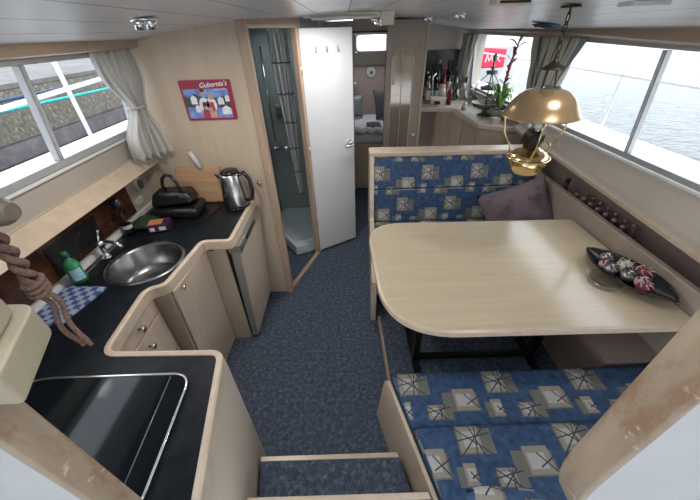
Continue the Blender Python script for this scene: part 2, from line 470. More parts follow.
def window(name, bot, top, ys, yspl, fw=.028, side=1, zb=None, zt=None, extra=None):
    """sliding cabin window: bot/top (x,z), ys (y0,y1), list of mullion y"""
    root = bpy.data.objects.new(name, None); COL.objects.link(root); root.location = (bot[0], ys[0], bot[1]); struct(root)
    zb = zb or (lambda y: bot[1]); zt = zt or (lambda y: top[1])
    def P(t, y, off=0): return (bot[0]+(top[0]-bot[0])*t+off*side, y, zb(y)+(zt(y)-zb(y))*t)
    def bar(g, t0, y0, t1, y1, w, d0=-.012, d1=.02):
        a = Vector(P(t0, y0)); b = Vector(P(t1, y1)); d = (b-a).normalized(); nrm = Vector((side,0,0)); s_ = d.cross(nrm).normalized()*w/2
        pts = []
        for e in (a, b):
            pts.append([e-s_+nrm*d0, e+s_+nrm*d0, e+s_+nrm*d1, e-s_+nrm*d1])
        g.hexa([tuple(q) for q in pts[0]+pts[1]])
    H = zt(ys[0])-zb(ys[0]); q = fw/2/H
    g = G(); bar(g, q, ys[0], q, ys[1], fw); bar(g, 1-q, ys[0], 1-q, ys[1], fw); bar(g, q, ys[0]+fw/2, 1-q, ys[0]+fw/2, fw); bar(g, q, ys[1]-fw/2, 1-q, ys[1]-fw/2, fw)
    g.build('window_frame', 'aluminium', root, bevel=.003)
    for y in yspl:
        g = G(); bar(g, 2*q, y, 1-2*q, y, fw*.85); bar(g, 2*q, y-.002, 1-2*q, y-.002, fw*.3, -.02, -.01); g.build('mullion', 'aluminium', root, bevel=.003)
    e = [ys[0]]+list(yspl)+[ys[1]]
    for a, b in zip(e, e[1:]):
        g = G(); v = [g.b.verts.new(P(t, y, .006)) for t, y in ((q,a),(q,b),(1-q,b),(1-q,a))]; g.face(v); g.build('pane', 'window_glass', root)
    g = G(); bar(g, -.02, ys[0], -.02, ys[1], .012, -.02, .0); g.build('window_sill', 'window_white', root)
    return root
window('window_1', (-1.292,1.380), (-1.235,1.803), (.25,2.0), [1.385], .03, -1)

# wall between galley and bathroom (transverse bulkhead)
g = G(); P0 = [(-1.36,2.0),(-.535,2.0),(-.535,2.03),(-1.36,2.03)]
b = [g.b.verts.new((x,y,0)) for x,y in P0]
xsw = [-.535-.705*i/10 for i in range(11)]
top_ = [(x, cz(x)+.005) for x in xsw]+[(-1.252,1.78),(-1.295,1.38),(-1.30,1.25),(-1.36,1.16)]
fr = [g.b.verts.new((x,2.0,z)) for x,z in top_]; bk = [g.b.verts.new((x,2.03,z)) for x,z in top_]
g.face([b[0], b[1]]+fr); g.face([b[3], b[2]]+bk)
g.face([b[1], b[2], bk[0], fr[0]]); g.face([b[0], b[3], bk[-1], fr[-1]]); g.face(b)
for i in range(len(top_)-1): g.face([fr[i], fr[i+1], bk[i+1], bk[i]])
struct(g.build('wall_galley', 'ash_wall'))
# bathroom shell
g = G(); g.box(-.86,-.82,2.04,3.45,0,1.9); struct(g.build('wall_bathroom_left', 'bath_wall'))
g = G(); g.box(-.82,-.14,3.40,3.44,0,1.92); struct(g.build('wall_bathroom_back', 'bath_wall'))
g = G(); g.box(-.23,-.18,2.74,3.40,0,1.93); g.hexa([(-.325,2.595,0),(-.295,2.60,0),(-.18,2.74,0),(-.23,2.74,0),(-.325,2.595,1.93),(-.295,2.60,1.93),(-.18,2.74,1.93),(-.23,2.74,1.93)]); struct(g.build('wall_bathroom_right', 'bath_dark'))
g = G(); g.box(-.23,-.18,3.44,4.05,0,1.93); struct(g.build('wall_corridor', 'ash_wall'))
# bathroom doorway frame
g = G()
g.box(-.555,-.505,1.975,2.035,0,cz(-.53)+.004); g.build  # near post
struct(g.build('trim_3', 'door_frame', bevel=.006))
g = G(); g.box(-.345,-.300,2.53,2.60,0,cz(-.32)+.004, rz=-.35); struct(g.build('trim_4', 'door_frame', bevel=.006))
g = G(); g.hexa([(-.535,2.03,1.872),(-.505,2.03,1.872),(-.305,2.55,1.872),(-.335,2.56,1.872),(-.535,2.03,1.932),(-.505,2.03,1.932),(-.305,2.55,1.94),(-.335,2.56,1.94)]); struct(g.build('trim_5', 'ash_trim'))
g = G(); g.hexa([(-.545,2.03,0),(-.505,2.03,0),(-.300,2.55,0),(-.335,2.56,0),(-.545,2.03,.028),(-.505,2.03,.028),(-.300,2.55,.028),(-.335,2.56,.028)]); struct(g.build('trim_6', 'door_frame', bevel=.004))

# bathroom door
D = thing('door_1', (-.305,2.56,0), 'glossy white door swung open, three hooks near its top', None); struct(D)
dx, dy = Vector((.373,.222,0)).normalized()[:2]; L = .434; nx, ny = -dy, dx
def dpt(s_, n_, z): return (-.305+dx*s_+nx*n_, 2.56+dy*s_+ny*n_, z)
g = G(); g.hexa([dpt(0,0,.03),dpt(L,0,.03),dpt(L,.03,.03),dpt(0,.03,.03),dpt(0,0,1.868),dpt(L,0,1.868),dpt(L,.03,1.868),dpt(0,.03,1.868)]); g.build('door_leaf', 'gloss_door', D, bevel=.003)
for s_ in (.125,.215,.305):
    g = G(); g.hexa([dpt(s_-.006,-.003,1.72),dpt(s_+.006,-.003,1.72),dpt(s_+.006,0,1.72),dpt(s_-.006,0,1.72),dpt(s_-.006,-.003,1.76),dpt(s_+.006,-.003,1.76),dpt(s_+.006,0,1.76),dpt(s_-.006,0,1.76)])
    g.tube([dpt(s_,-.003,1.735),dpt(s_,-.014,1.725),dpt(s_,-.022,1.728),dpt(s_,-.026,1.742)], .0028, 6); g.build('hook', 'steel', D)
g = G(); g.lathe([(.0,0),(.034,0),(.034,.010),(0,.010)], (0,0,0), 20, 'y')
bmesh.ops.transform(g.b, matrix=Matrix.Translation(dpt(.39,-.008,1.035)) @ Matrix.Rotation(math.atan2(dy,dx),4,'Z'), verts=g.b.verts)
g.tube([dpt(.40,-.006,1.035),dpt(.40,-.045,1.035),dpt(.385,-.055,1.035),dpt(.31,-.055,1.030)], .012, 10); g.build('door_handle', 'chrome', D)
for z_ in (.35,1.05,1.62):
    g = G(); g.tube([dpt(-.006,-.006,z_-.035),dpt(-.006,-.006,z_+.035)], .007, 8); g.build('hinge', 'brass', D)

# forward wall of saloon, with window, passage and berth
WF = 4.05
g = G(); g.box(-.23,.11,WF,WF+.05,0,1.93); g.box(.11,.136,WF,WF+.05,1.64,1.81); g.box(.11,.60,WF,WF+.05,1.51,1.64); g.box(.11,.60,WF,WF+.05,1.81,1.94); g.box(.47,.90,WF,WF+.05,0,1.512); g.box(.47,.90,WF,WF+.05,1.512,1.93)
struct(g.build('wall_forward', 'pale_wall'))
g = G(); g.box(.11,.49,WF-.012,WF,1.50,1.525); struct(g.build('trim_7', 'ash_trim'))
g = G(); g.box(.10,.50,WF-.06,WF-.045,1.822,1.838); struct(g.build('trim_8', 'dark_metal'))
Wn = bpy.data.objects.new('window_2', None); COL.objects.link(Wn); Wn.location = (.12,WF,1.64); struct(Wn)
g = G(); outer = round_poly([(.125,1.638),(.62,1.638),(.62,1.818),(.125,1.818)], [.05,0,0,.05]); inner = round_poly([(.145,1.656),(.60,1.656),(.60,1.80),(.145,1.80)], [.04,0,0,.04])
n = len(outer)
vo = [[g.b.verts.new((x, yy, z)) for x, z in L_] for yy in (WF-.012, WF+.02) for L_ in (outer, inner)]
for i in range(n):
    j = (i+1)%n; g.face([vo[0][i],vo[0][j],vo[1][j],vo[1][i]]); g.face([vo[2][i],vo[2][j],vo[3][j],vo[3][i]]); g.face([vo[0][i],vo[0][j],vo[2][j],vo[2][i]]); g.face([vo[1][i],vo[1][j],vo[3][j],vo[3][i]])
g.build('window_frame', 'aluminium', Wn)
g = G(); g.face([g.b.verts.new(p) for p in ((.14,WF,1.65),(.61,WF,1.65),(.61,WF,1.805),(.14,WF,1.805))]); g.build('pane', 'window_glass', Wn)
# berth cabin walls
g = G(); g.box(-.25,.95,5.25,5.30,-.1,1.55); struct(g.build('wall_berth_end', 'pink_wall'))
g = G(); g.box(-.25,-.20,4.10,5.25,-.1,1.55); g.box(.88,.93,4.10,5.25,-.1,1.55); struct(g.build('wall_berth_side', 'pink_wall'))
g = G(); g.box(-.25,.93,4.55,4.62,1.55,1.58); g.box(-.25,-.05,4.62,5.05,1.55,1.58); g.box(.65,.93,4.62,5.05,1.55,1.58); g.box(-.25,.93,5.05,5.30,1.55,1.58); g.box(-.25,.93,4.10,4.55,1.55,1.58); struct(g.build('ceiling_berth', 'pale_wall'))
g = G(); g.box(-.07,.67,4.60,5.07,1.585,1.595); struct(g.build('added_hatch_berth', 'window_glass'))  # invented hatch pane over the berth, out of view, brings in sky light
B = thing('berth', (.3,4.05,0), 'bunk with light wooden locker front beyond the passage opening', 'bed')
g = G(); g.box(-.15,.86,4.115,5.2,0,.62); g.build('base', 'ash_front', B)
g = G(); g.box(.15,.30,4.102,4.115,.06,.54); g.build('locker_door', 'ash_front', B, bevel=.003)
g = G(); g.box(.32,.46,4.102,4.115,.06,.54); g.build('locker_door', 'ash_front', B, bevel=.003)
g = G(); g.box(-.18,.87,4.115,5.22,.62,.76); g.build('mattress', 'linen_white', B, bevel=.04, seg=4)
def cushion_mesh(g, w, d, h, n=14):
    def f(sgn):
        def q(u, v):
            x = (u-.5)*2; y = (v-.5)*2
            e = max(0, (1-abs(x)**3.2))*max(0, (1-abs(y)**3.2)); pin = 1-.05*(x*x*y*y)
            inx = x*w/2*(1-.06*(1-y*y)); iny = y*d/2*(1-.06*(1-x*x))
            return (inx, iny, sgn*h/2*e**.55)
        return q
    g.grid(f(1), n, n); g.grid(f(-1), n, n); g.keepuv = False
    return g
def cushion(name, mat, w, d, h, mtx, label, cat='cushion'):
    g = G(); cushion_mesh(g, w, d, h); bmesh.ops.remove_doubles(g.b, verts=g.b.verts, dist=1e-5)
    o = g.build(name, mat)
    for p in o.data.polygons: p.use_smooth = True
    o.matrix_world = mtx
    return tag(o, label, cat)
cushion('pillow', 'dark_cloth', .42, .40, .14, Matrix.Translation((.62,4.88,.96)) @ Matrix.Rotation(.3,4,'Z') @ Matrix.Rotation(1.2,4,'X'), 'dark grey pillow propped up at far right end of berth', 'pillow')
cushion('pillow', 'bath_dark', .26, .3, .13, Matrix.Translation((.13,4.95,.93)) @ Matrix.Rotation(1.25,4,'X'), 'grey green pillow leaning at left end of berth under small shelf', 'pillow')
cushion('round_cushion', 'dark_cloth', .20, .26, .05, Matrix.Translation((.38,4.42,.785)), 'small dark oval cushion lying on white bedding')
g = G()
def fb(u, v):
    x = .12+u*.36; y = 4.07+v*.2
    return (x, y, .775+.02*math.sin(u*19)*math.sin(v*9+1)+.012*math.sin(u*37+v*20))
g.grid(fb, 24, 12); o = g.build('blanket', 'linen_white', solid=.02); tag(o, 'rumpled light blanket at the near edge of berth', 'blanket')
g = G(); g.box(-.19,.17,5.05,5.24,1.19,1.21); o = g.build('wall_shelf', 'white_panel'); tag(o, 'short white shelf at left end of berth cabin', 'shelf')
T = thing('wall_speaker', (.40,5.24,1.33), 'round white speaker on pink wall above berth', 'speaker')
g = G(); g.lathe([(0,-.02),(.05,-.02),(.072,-.012),(.075,.0),(0,0)], (.40,5.245,1.33), 24, 'y'); g.build('housing', 'white_panel', T)
g = G(); g.lathe([(0,-.028),(.02,-.027),(.022,-.02),(0,-.02)], (.40,5.245,1.33), 16, 'y'); g.build('cone', 'dark_cloth', T)

# starboard (right) side
sl = .049
def zs(y): return sl*(y-2.47)
def rprof(pts, y): return [(x, z+(zs(y) if tl else 0)) for x, z, tl in pts]
pts = [(1.85,0,0),(1.85,.972,1),(1.67,.980,1),(1.66,1.00,1),(1.70,1.02,1),(1.765,1.13,0),(1.80,1.13,0),(1.90,1.0,0),(1.92,0,0)]
g = G(); g.extrude_profile(rprof(pts,.2), rprof(pts,3.16), .2, 3.16); struct(g.build('wall_right', 'pale_wall'))
g = G(); pr = [(1.86,0),(1.86,1.03),(1.765,1.13),(1.80,1.13),(1.90,1.02),(1.92,0)]; g.extrude_profile(pr, pr, 3.16, 5.0); struct(g.build('wall_right_forward', 'pale_wall'))
pts = [(1.668,.974,1),(1.648,.976,1),(1.645,1.000,1),(1.662,1.008,1),(1.670,1.004,1)]
g = G(); g.extrude_profile(rprof(pts,.2), rprof(pts,3.1), .2, 3.1); struct(g.build('trim_9', 'ash_edge'))
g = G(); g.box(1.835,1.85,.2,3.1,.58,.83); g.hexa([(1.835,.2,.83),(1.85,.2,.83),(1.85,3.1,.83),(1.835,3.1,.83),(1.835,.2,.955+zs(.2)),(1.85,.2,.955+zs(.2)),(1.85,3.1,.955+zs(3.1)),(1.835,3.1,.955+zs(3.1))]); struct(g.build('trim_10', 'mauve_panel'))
ztop = lambda y: 1.728+.012*(y-1.7)+.018*min(1,max(0,(y-1.7)/.9))
g = G()
def bp(y):
    return [(1.60,cz(1.60)+.004),(1.585,ztop(y)+.035),(1.60,ztop(y)+.022),(1.80,ztop(y)+.022),(1.84,ztop(y)+.03),(1.84,cz(1.84)+.03),(1.7,cz(1.7)+.02)]
ys_ = [.2,1.2,1.7,2.6,3.6,4.9]
for a, b in zip(ys_, ys_[1:]): g.extrude_profile(bp(a), bp(b), a, b)
struct(g.build('trim_11', 'ash_trim'))
window('window_3', (1.765,1.143), (1.70,1.75), (.9,3.02), [1.90], .034, 1, zt=lambda y: ztop(y)+.02)
window('window_4', (1.765,1.143), (1.70,1.75), (3.12,4.80), [], .034, 1, zt=lambda y: ztop(y)+.02)
g = G(); g.box(1.70,1.80,3.02,3.12,1.13,1.80); g.box(1.70,1.80,4.80,5.0,1.13,1.82); g.box(1.70,1.80,.2,.9,1.13,1.80); struct(g.build('wall_right_pillar', 'pale_wall'))
g = G(); g.box(.86,.89,4.10,4.92,0,1.94); g.box(.86,1.90,4.92,4.97,0,1.94); struct(g.build('wall_sideboard', 'pale_wall'))

# far closet with mirror
W = thing('wardrobe', (.62,3.6,0), 'tall wood wardrobe with arched mirror beside the passage', 'wardrobe')
g = G(); g.prism([(.425,3.6),(.815,3.6),(.86,4.04),(.49,4.04)], 0, 1.918); g.build('body', 'grey_wood', W)
g = G(); g.box(.805,.822,3.585,3.602,0,1.905); g.build('corner_edge', 'ash_edge', W)
def arch(x0, x1, z0, zt_, y, n=14):
    r = (x1-x0)/2; cx = (x0+x1)/2; return [(x0,y,z0),(x1,y,z0)]+[(cx+r*math.cos(PI*i/n), y, zt_-r*1.15+r*1.15*math.sin(PI*i/n)) for i in range(n+1)]
t = NT('mirror'); M['mirror'] = t.bsdf((.62,.55,.50), .12, .85)
g = G(); A = arch(.478,.70,.5,1.70,3.594); v0 = [g.b.verts.new(p) for p in A]; v1 = [g.b.verts.new((p[0],3.60,p[2])) for p in A]; g.face(v0)
for i in range(len(A)): g.face([v0[i], v0[(i+1)%len(A)], v1[(i+1)%len(A)], v1[i]])
g.build('mirror', 'mirror', W)
g = G(); g.tube([(p[0],3.592,p[2]) for p in A], .006, 6, closed=True); g.build('mirror_frame', 'ash_edge', W)
g = G(); g.box(.585,.592,3.588,3.594,.5,1.68); g.build('mirror_bevel', 'ash_wall', W)
g = G(); g.tube([(.755,3.6,.86),(.755,3.56,.86),(.725,3.55,.855)], .009, 8); g.ball((.755,3.595,.86),.02,.008,.02); g.build('handle', 'chrome', W)
g = G(); g.tube([(.505,3.585,1.375),(.505,3.58,1.42)], .006, 6); g.build('catch', 'brass', W)

# sideboard
SB = thing('sideboard', (1.4,3.5,0), 'light wood L-shaped sideboard with rounded worktop under the forward window', 'sideboard')
ZS = 1.0
tp = round_poly([(.96,4.31),(1.385,4.25),(1.405,3.42),(1.63,3.24),(1.84,3.22),(1.84,4.915),(.96,4.915)], [.08,.05,.02,.04,0,0,0])
g = G(); g.prism(tp, ZS-.045, ZS); g.build('worktop', 'sideboard_top', SB, bevel=.006)
g = G(); g.prism([(1.20,4.29),(1.41,4.27),(1.435,3.45),(1.64,3.27),(1.83,3.26),(1.83,4.90),(1.20,4.90)], 0, ZS-.045); g.build('body', 'ash_front', SB)
def sb_front(p, q, s0, s1, z0, z1, out=.012):
    p = Vector(p); q = Vector(q); d = (q-p); n_ = Vector((d.y,-d.x)).normalized()
    if n_.y > 0 and abs(n_.y) > abs(n_.x): n_ = -n_
    if n_.x > 0 and abs(n_.x) > abs(n_.y): n_ = -n_
    a = p+d*s0; b = p+d*s1; c_ = b+n_*out; e = a+n_*out
    return [(a.x,a.y,z0),(b.x,b.y,z0),(c_.x,c_.y,z0),(e.x,e.y,z0),(a.x,a.y,z1),(b.x,b.y,z1),(c_.x,c_.y,z1),(e.x,e.y,z1)]
for s0, s1 in ((.04,.46),(.54,.96)):
    g = G(); g.hexa(sb_front((1.41,4.27),(1.435,3.45), s0, s1, .12, .90)); dr = g.build('door', 'ash_front', SB, bevel=.003)
g = G(); g.hexa(sb_front((1.435,3.45),(1.64,3.27), .06, .94, .12, .90)); dr = g.build('door', 'ash_front', SB, bevel=.003)
g = G(); g.ball((1.455,3.405,.83),.014); g.build('knob', 'chrome', dr)
g = G(); g.box(.98,1.20,4.40,4.90,0,.94); g.build('side_locker', 'mauve_panel', SB)

BP = thing('bar_cabinet', (1.22,4.9,ZS), 'dark mirror backed shelf behind bottles on the sideboard', 'shelf')
g = G(); g.box(.93,1.66,4.885,4.915,ZS+.002,1.60); g.build('back_panel', 'black_paint', BP)
g = G(); g.box(.97,1.56,4.80,4.885,1.30,1.312); g.build('shelf', 'black_plastic', BP)

def bottle(x, y, z, h, r, mat, label, cap='black_plastic', lab=None, name='bottle'):
    o = thing(name, (x,y,z), label, 'bottle', 'bottles on the sideboard')
    g = G(); g.lathe([(0,0),(r,0),(r,h*.58),(r*.85,h*.66),(r*.35,h*.76),(r*.32,h*.93),(0,h*.93)], (x,y,z), 16); g.build('glass_body', mat, o)
    g = G(); g.lathe([(0,h*.9),(r*.40,h*.9),(r*.40,h),(0,h)], (x,y,z), 12); g.build('cap', cap, o)
    if lab:
        g = G(); g.lathe([(r*1.02,h*.15),(r*1.02,h*.48)], (x,y,z), 16, close=True); g.build('bottle_label', lab, o)
    return o
bottle(1.06,4.72,ZS+.001,.30,.035,'clear_glass','clear glass bottle furthest left against the black bar shelf')
bottle(1.12,4.60,ZS+.001,.33,.034,'bottle_clear','clear bottle with pale label left of the white press','chrome','label_cream')
bottle(1.20,4.80,ZS+.001,.45,.036,'bottle_dark','tall dark wine bottle at the back of the sideboard')
bottle(1.29,4.80,ZS+.001,.50,.037,'bottle_dark','tallest black bottle with silver cap before the bar shelf','foil_silver')
bottle(1.375,4.80,ZS+.001,.42,.036,'wine_red','dark red bottle with pink cap behind the jars','flag_red')
bottle(1.46,4.82,ZS+.001,.48,.034,'bottle_dark','dark bottle nearest the small forward curtain','black_plastic','label_cream')
bottle(1.38,4.47,ZS+.001,.25,.034,'wine_red','short deep red bottle right of the white press','wine_red')
bottle(1.15,4.83,ZS+.001,.36,.033,'clear_glass','clear bottle behind, left of the tall dark wine bottle','chrome','label_cream')
bottle(1.25,4.70,ZS+.001,.30,.032,'bottle_dark','short dark bottle just behind the pink lidded jar','brass','blue_label')
bottle(1.42,4.70,ZS+.001,.34,.030,'bottle_clear','pale pink bottle between the dark red and the rightmost dark bottles','black_plastic','terracotta_pink')
bottle(1.53,4.76,ZS+.001,.40,.033,'green_glass','green glass bottle furthest right on the sideboard','foil_silver')
o = thing('coffee_jar', (1.30,4.55,ZS), 'pink and white jar standing behind the red bottle', 'jar')
g = G(); g.lathe([(0,.001),(.05,.001),(.052,.16),(.04,.19),(0,.19)], (1.30,4.58,ZS), 20); g.build('jar_body', 'label_cream', o)
g = G(); g.lathe([(0,.19),(.045,.19),(.045,.23),(0,.23)], (1.30,4.58,ZS), 20); g.build('lid', 'terracotta_pink', o)
o = thing('citrus_press', (1.22,4.42,ZS), 'white hinged press on sideboard in front of the bottles', 'appliance')
g = G(); g.hexa([(1.14,4.36,ZS+.001),(1.27,4.36,ZS+.001),(1.28,4.46,ZS+.001),(1.14,4.46,ZS+.001),(1.10,4.36,ZS+.12),(1.32,4.36,ZS+.10),(1.33,4.46,ZS+.10),(1.10,4.46,ZS+.12)]); g.build('body', 'label_cream', o, bevel=.01)
g = G(); g.hexa([(1.16,4.34,ZS+.03),(1.24,4.34,ZS+.03),(1.24,4.36,ZS+.03),(1.16,4.36,ZS+.03),(1.17,4.34,ZS+.07),(1.22,4.34,ZS+.07),(1.22,4.36,ZS+.07),(1.17,4.36,ZS+.07)]); g.build('badge', 'burl', o)
g = G(); g.tube([(1.13,4.40,ZS+.12),(1.12,4.41,ZS+.34),(1.16,4.42,ZS+.38)], .012, 8); g.build('lever', 'chrome', o)
def wineglass(x, y, label):
    o = thing('wine_glass', (x,y,ZS), label, 'glass', 'wine glasses on the sideboard')
    g = G(); g.lathe([(.036,.001),(.034,.004),(.005,.008),(.005,.10),(.025,.12),(.055,.17),(.052,.24),(.042,.28)], (x,y,ZS), 20, close=True); g.build('bowl', 'clear_glass', o)
    return o
wineglass(1.47,4.30,'stemmed wine glass standing left, beside the red bottle')
wineglass(1.545,4.22,'stemmed wine glass standing right, beside the tiered stand')
o = thing('tumbler', (1.46,4.13,ZS), 'small tumbler with amber drink below the wine glasses', 'glass')
g = G(); g.lathe([(0,.001),(.032,.001),(.036,.09),(.033,.09),(.03,.006),(0,.006)], (1.47,4.12,ZS), 18); g.build('tumbler_wall', 'clear_glass', o)
g = G(); g.lathe([(0,.007),(.029,.007),(.031,.05),(0,.05)], (1.47,4.12,ZS), 18); g.build('drink', 'brass', o)

# tiered stand
ET = thing('tiered_stand', (1.60,3.80,ZS), 'grey metal tiered serving stand with curved handles before the window', 'stand')
ex, ey = 1.60, 3.80
g = G(); g.lathe([(0,.001),(.075,.001),(.07,.012),(.03,.03),(.022,.06),(.03,.075),(0,.075)], (ex,ey,ZS), 24); g.build('foot', 'pewter', ET)
g = G(); g.lathe([(0,.07),(.07,.075),(.135,.10),(.160,.14),(.154,.14),(.128,.108),(.07,.085),(0,.082)], (ex,ey,ZS), 28); g.build('bottom_bowl', 'pewter', ET)
for zz, rr in ((.27,.095),(.42,.062)):
    g = G(); g.lathe([(0,zz),(rr*.9,zz),(rr,zz+.03),(rr*.94,zz+.03),(rr*.85,zz+.008),(0,zz+.008)], (ex,ey,ZS), 24); g.build('tray', 'pewter', ET)
g = G(); g.tube([(ex,ey,ZS+.07),(ex,ey,ZS+.55)], .008, 8); g.ball((ex,ey,ZS+.57),.02,.02,.04); g.ball((ex,ey,ZS+.48),.018,.018,.025); g.build('stem', 'pewter', ET)
for k in range(3):
    a = k*2*PI/3+.4; pts = []
    for i in range(13):
        u = i/12; r = .012+.15*math.sin(PI*u)*(.75+.25*u); z = ZS+.44-.34*u
        pts.append((ex+r*math.cos(a), ey+r*math.sin(a), z))
    g = G(); g.tube(pts, .005, 6); g.build('curved_handle', 'pewter', ET)

# plant
PL = thing('potted_bromeliad', (1.68,3.62,ZS), 'green leaved plant with tall purple flower stalk in grey pot', 'plant')
px_, py_ = 1.675, 3.60
g = G(); g.lathe([(0,.001),(.06,.001),(.085,.10),(.09,.105),(.08,.105),(.07,.02),(0,.02)], (px_,py_,ZS), 24); g.build('pot', 'pot_grey', PL)
g = G(); g.lathe([(0,.085),(.078,.09),(0,.095)], (px_,py_,ZS), 20); g.build('soil', 'dark_cloth', PL)
def leaf(g, base, ang, length, lift, width, droop):
    def f(u, v):
        r = length*u; z = lift*math.sin(min(1,u*1.1)*PI*.5)-droop*u*u; w = width*math.sin(PI*min(.98,u*.9+.1))**.7
        x = base[0]+r*math.cos(ang)-w*(v-.5)*math.sin(ang); y = base[1]+r*math.sin(ang)+w*(v-.5)*math.cos(ang)
        return (x, y, base[2]+z+abs(v-.5)*w*.5)
    g.grid(f, 10, 2); g.keepuv = False
for k in range(20):
    g = G(); a = k*2.399+.3; leaf(g, (px_,py_,ZS+.09), a, random.uniform(.09,.13 if math.cos(a) > .3 else .24), random.uniform(.16,.32), .052, random.uniform(.02,.14)); g.build('leaf', 'leaf', PL, solid=.002)
g = G(); g.tube([(px_,py_,ZS+.09),(px_-.005,py_,ZS+.35),(px_+.005,py_-.02,ZS+.55),(px_+.02,py_-.06,ZS+.74)], .009, 8, rs=[.008,.012,.014,.006]); g.build('flower_stalk', 'leaf_purple', PL)
for k in range(16):
    g = G(); zz = ZS+.30+k*.027; leaf(g, (px_+.02*(k/16)**2,py_-.06*(k/16)**2,zz), k*2.4, .055+.035*math.sin(k)+(.02 if k > 9 else 0), .06, .030, .01); g.build('bract', 'leaf_purple', PL, solid=.0015)
o = thing('napkin_box', (1.56,3.42,ZS), 'small pink box on near corner of sideboard', 'box')
g = G(); g.box(1.53,1.62,3.38,3.45,ZS+.001,ZS+.055, rz=.2); g.build('carton', 'terracotta_pink', o, bevel=.003)
g = G(); g.box(1.54,1.61,3.385,3.445,ZS+.055,ZS+.06, rz=.2); g.build('lid', 'label_cream', o)

# curtains
def curtain(name, f_top, f_bot, z0, z1, mat, label, folds=7, amp=.022, cat='curtain', pinch=None, nu=90, nv=30, group=None, band='white_panel'):
    """f_top/f_bot: (x0,y0,x1,y1) plan segment at top and bottom; pinch=(t,x,y,width factor)"""
    o = thing(name, ((f_top[0]+f_top[2])/2, (f_top[1]+f_top[3])/2, z0), label, cat, group)
    g = G()
    def f(u, v):
        t = v
        x0 = f_bot[0]*(1-t)+f_top[0]*t; y0 = f_bot[1]*(1-t)+f_top[1]*t; x1 = f_bot[2]*(1-t)+f_top[2]*t; y1 = f_bot[3]*(1-t)+f_top[3]*t
        if pinch:
            pt, pxx, pyy, pw = pinch; k = math.exp(-((t-pt)/.20)**2)
            cx = pxx*k+(x0+x1)/2*(1-k); cy = pyy*k+(y0+y1)/2*(1-k); s_ = 1-(1-pw)*k
            dx_ = (x1-x0)/2*s_; dy_ = (y1-y0)/2*s_; x0, x1, y0, y1 = cx-dx_, cx+dx_, cy-dy_, cy+dy_
        d = Vector((x1-x0, y1-y0)); n_ = Vector((-d.y, d.x)).normalized(); 
        w = math.sin(u*folds*2*PI+.6*math.sin(t*4))*amp*(.8+.4*math.sin(u*13+t*2))+.35*amp*math.sin(u*folds*4.3*PI+t*5)
        return (x0+(x1-x0)*u+n_.x*w, y0+(y1-y0)*u+n_.y*w, z0+(z1-z0)*t+.006*math.sin(u*folds*2*PI)*(1-t))
    g.grid(f, nu, nv); c_ = g.build('cloth', mat, o, solid=.003)
    if pinch:
        g = G(); zt_ = z0+(z1-z0)*pinch[0]; w = .5*pinch[3]*math.hypot(f_top[2]-f_top[0], f_top[3]-f_top[1])+amp*.6
        a = math.atan2(f_top[3]-f_top[1], f_top[2]-f_top[0])
        ring = []
        for i in range(24):
            q = 2*PI*i/24; lx, ly = w*math.cos(q), (amp+.008)*math.sin(q); ring.append((pinch[1]+lx*math.cos(a)-ly*math.sin(a), pinch[2]+lx*math.sin(a)+ly*math.cos(a), zt_))
        g.tube(ring, .008, 6, closed=True); g.build('tieback', mat, o)
    return o
curtain('window_curtain', (-1.19,1.745,-1.13,1.955), (-1.215,1.76,-1.09,1.955), 1.262, 1.80, 'curtain_grey', 'pale grey curtain gathered beside left window, next to the red poster', 5, .026, pinch=(.50,-1.165,1.89,.36))
curtain('window_curtain', (1.64,2.50,1.655,3.22), (1.65,2.72,1.66,3.05), 1.27, 1.765, 'curtain_stripe', 'striped grey curtain hanging behind the brass lamp', 8, .026)
curtain('window_curtain', (1.62,4.50,1.56,4.84), (1.62,4.62,1.56,4.82), 1.30, 1.77, 'curtain_stripe', 'short striped curtain at the far forward corner above the bottles', 5, .02)

# shower corner
ST = thing('shower_tray', (-.5,2.9,0), 'white raised shower tray with angled front corner', 'shower tray')
tray = [(-.80,2.95),(-.66,2.70),(-.535,2.52),(-.40,2.58),(-.24,2.72),(-.24,3.38),(-.80,3.38)]
g = G(); g.prism(tray, .001, .11); g.build('basin', 'shower_white', ST, bevel=.012, seg=3)
inn = [(-.76,2.97),(-.63,2.74),(-.53,2.60),(-.42,2.64),(-.27,2.73),(-.27,3.33),(-.76,3.33)]
g = G(); pts_ = [(x,y,.114) for x,y in inn]; g.tube(pts_, .01, 6, closed=True); g.build('rim', 'shower_white', ST)
SC = thing('shower_curtain', (-.45,2.72,.6), 'grey shower curtain with square grid print, gathered low in doorway', 'curtain')
g = G()
def fsc(u, v):
    w = (.19 if v > .35 else .19*(.35+.65*v/.35)) ; w = .135*(.34+.66*min(1, v/.75)); k = max(0, .22-v)
    cx = -.455+.075*(1-v)-.0; cx = -.475+.03*(1-v)
    x = cx+(u-.5)*w; y = 2.70+.03*math.sin(u*9*PI)*(.5+.5*v)+.02*math.sin(u*5*PI+v*6)
    return (x, y, .60+1.27*v)
g.grid(fsc, 60, 40); g.build('cloth', 'shower_curtain', SC, solid=.003)
g = G(); g.tube([(-.80,2.70,1.885),(-.32,2.70,1.885)], .008, 8); g.build('rod', 'chrome', SC)
MX = thing('shower_mixer', (-.64,3.38,.8), 'chrome shower mixer with hose on grey bathroom wall', 'shower mixer')
mx, mz = -.665, .83
g = G(); g.tube([(mx-.09,3.36,mz),(mx+.09,3.36,mz)], .022, 12); g.tube([(mx-.07,3.40,mz),(mx-.07,3.35,mz)], .014, 8); g.tube([(mx+.07,3.40,mz),(mx+.07,3.35,mz)], .014, 8); g.build('body', 'chrome', MX)
for s_ in (-.11,.11):
    g = G(); g.lathe([(0,-.03),(.03,-.025),(.03,.025),(0,.03)], (mx+s_,3.36,mz), 10, 'x'); g.build('tap_handle', 'chrome', MX)
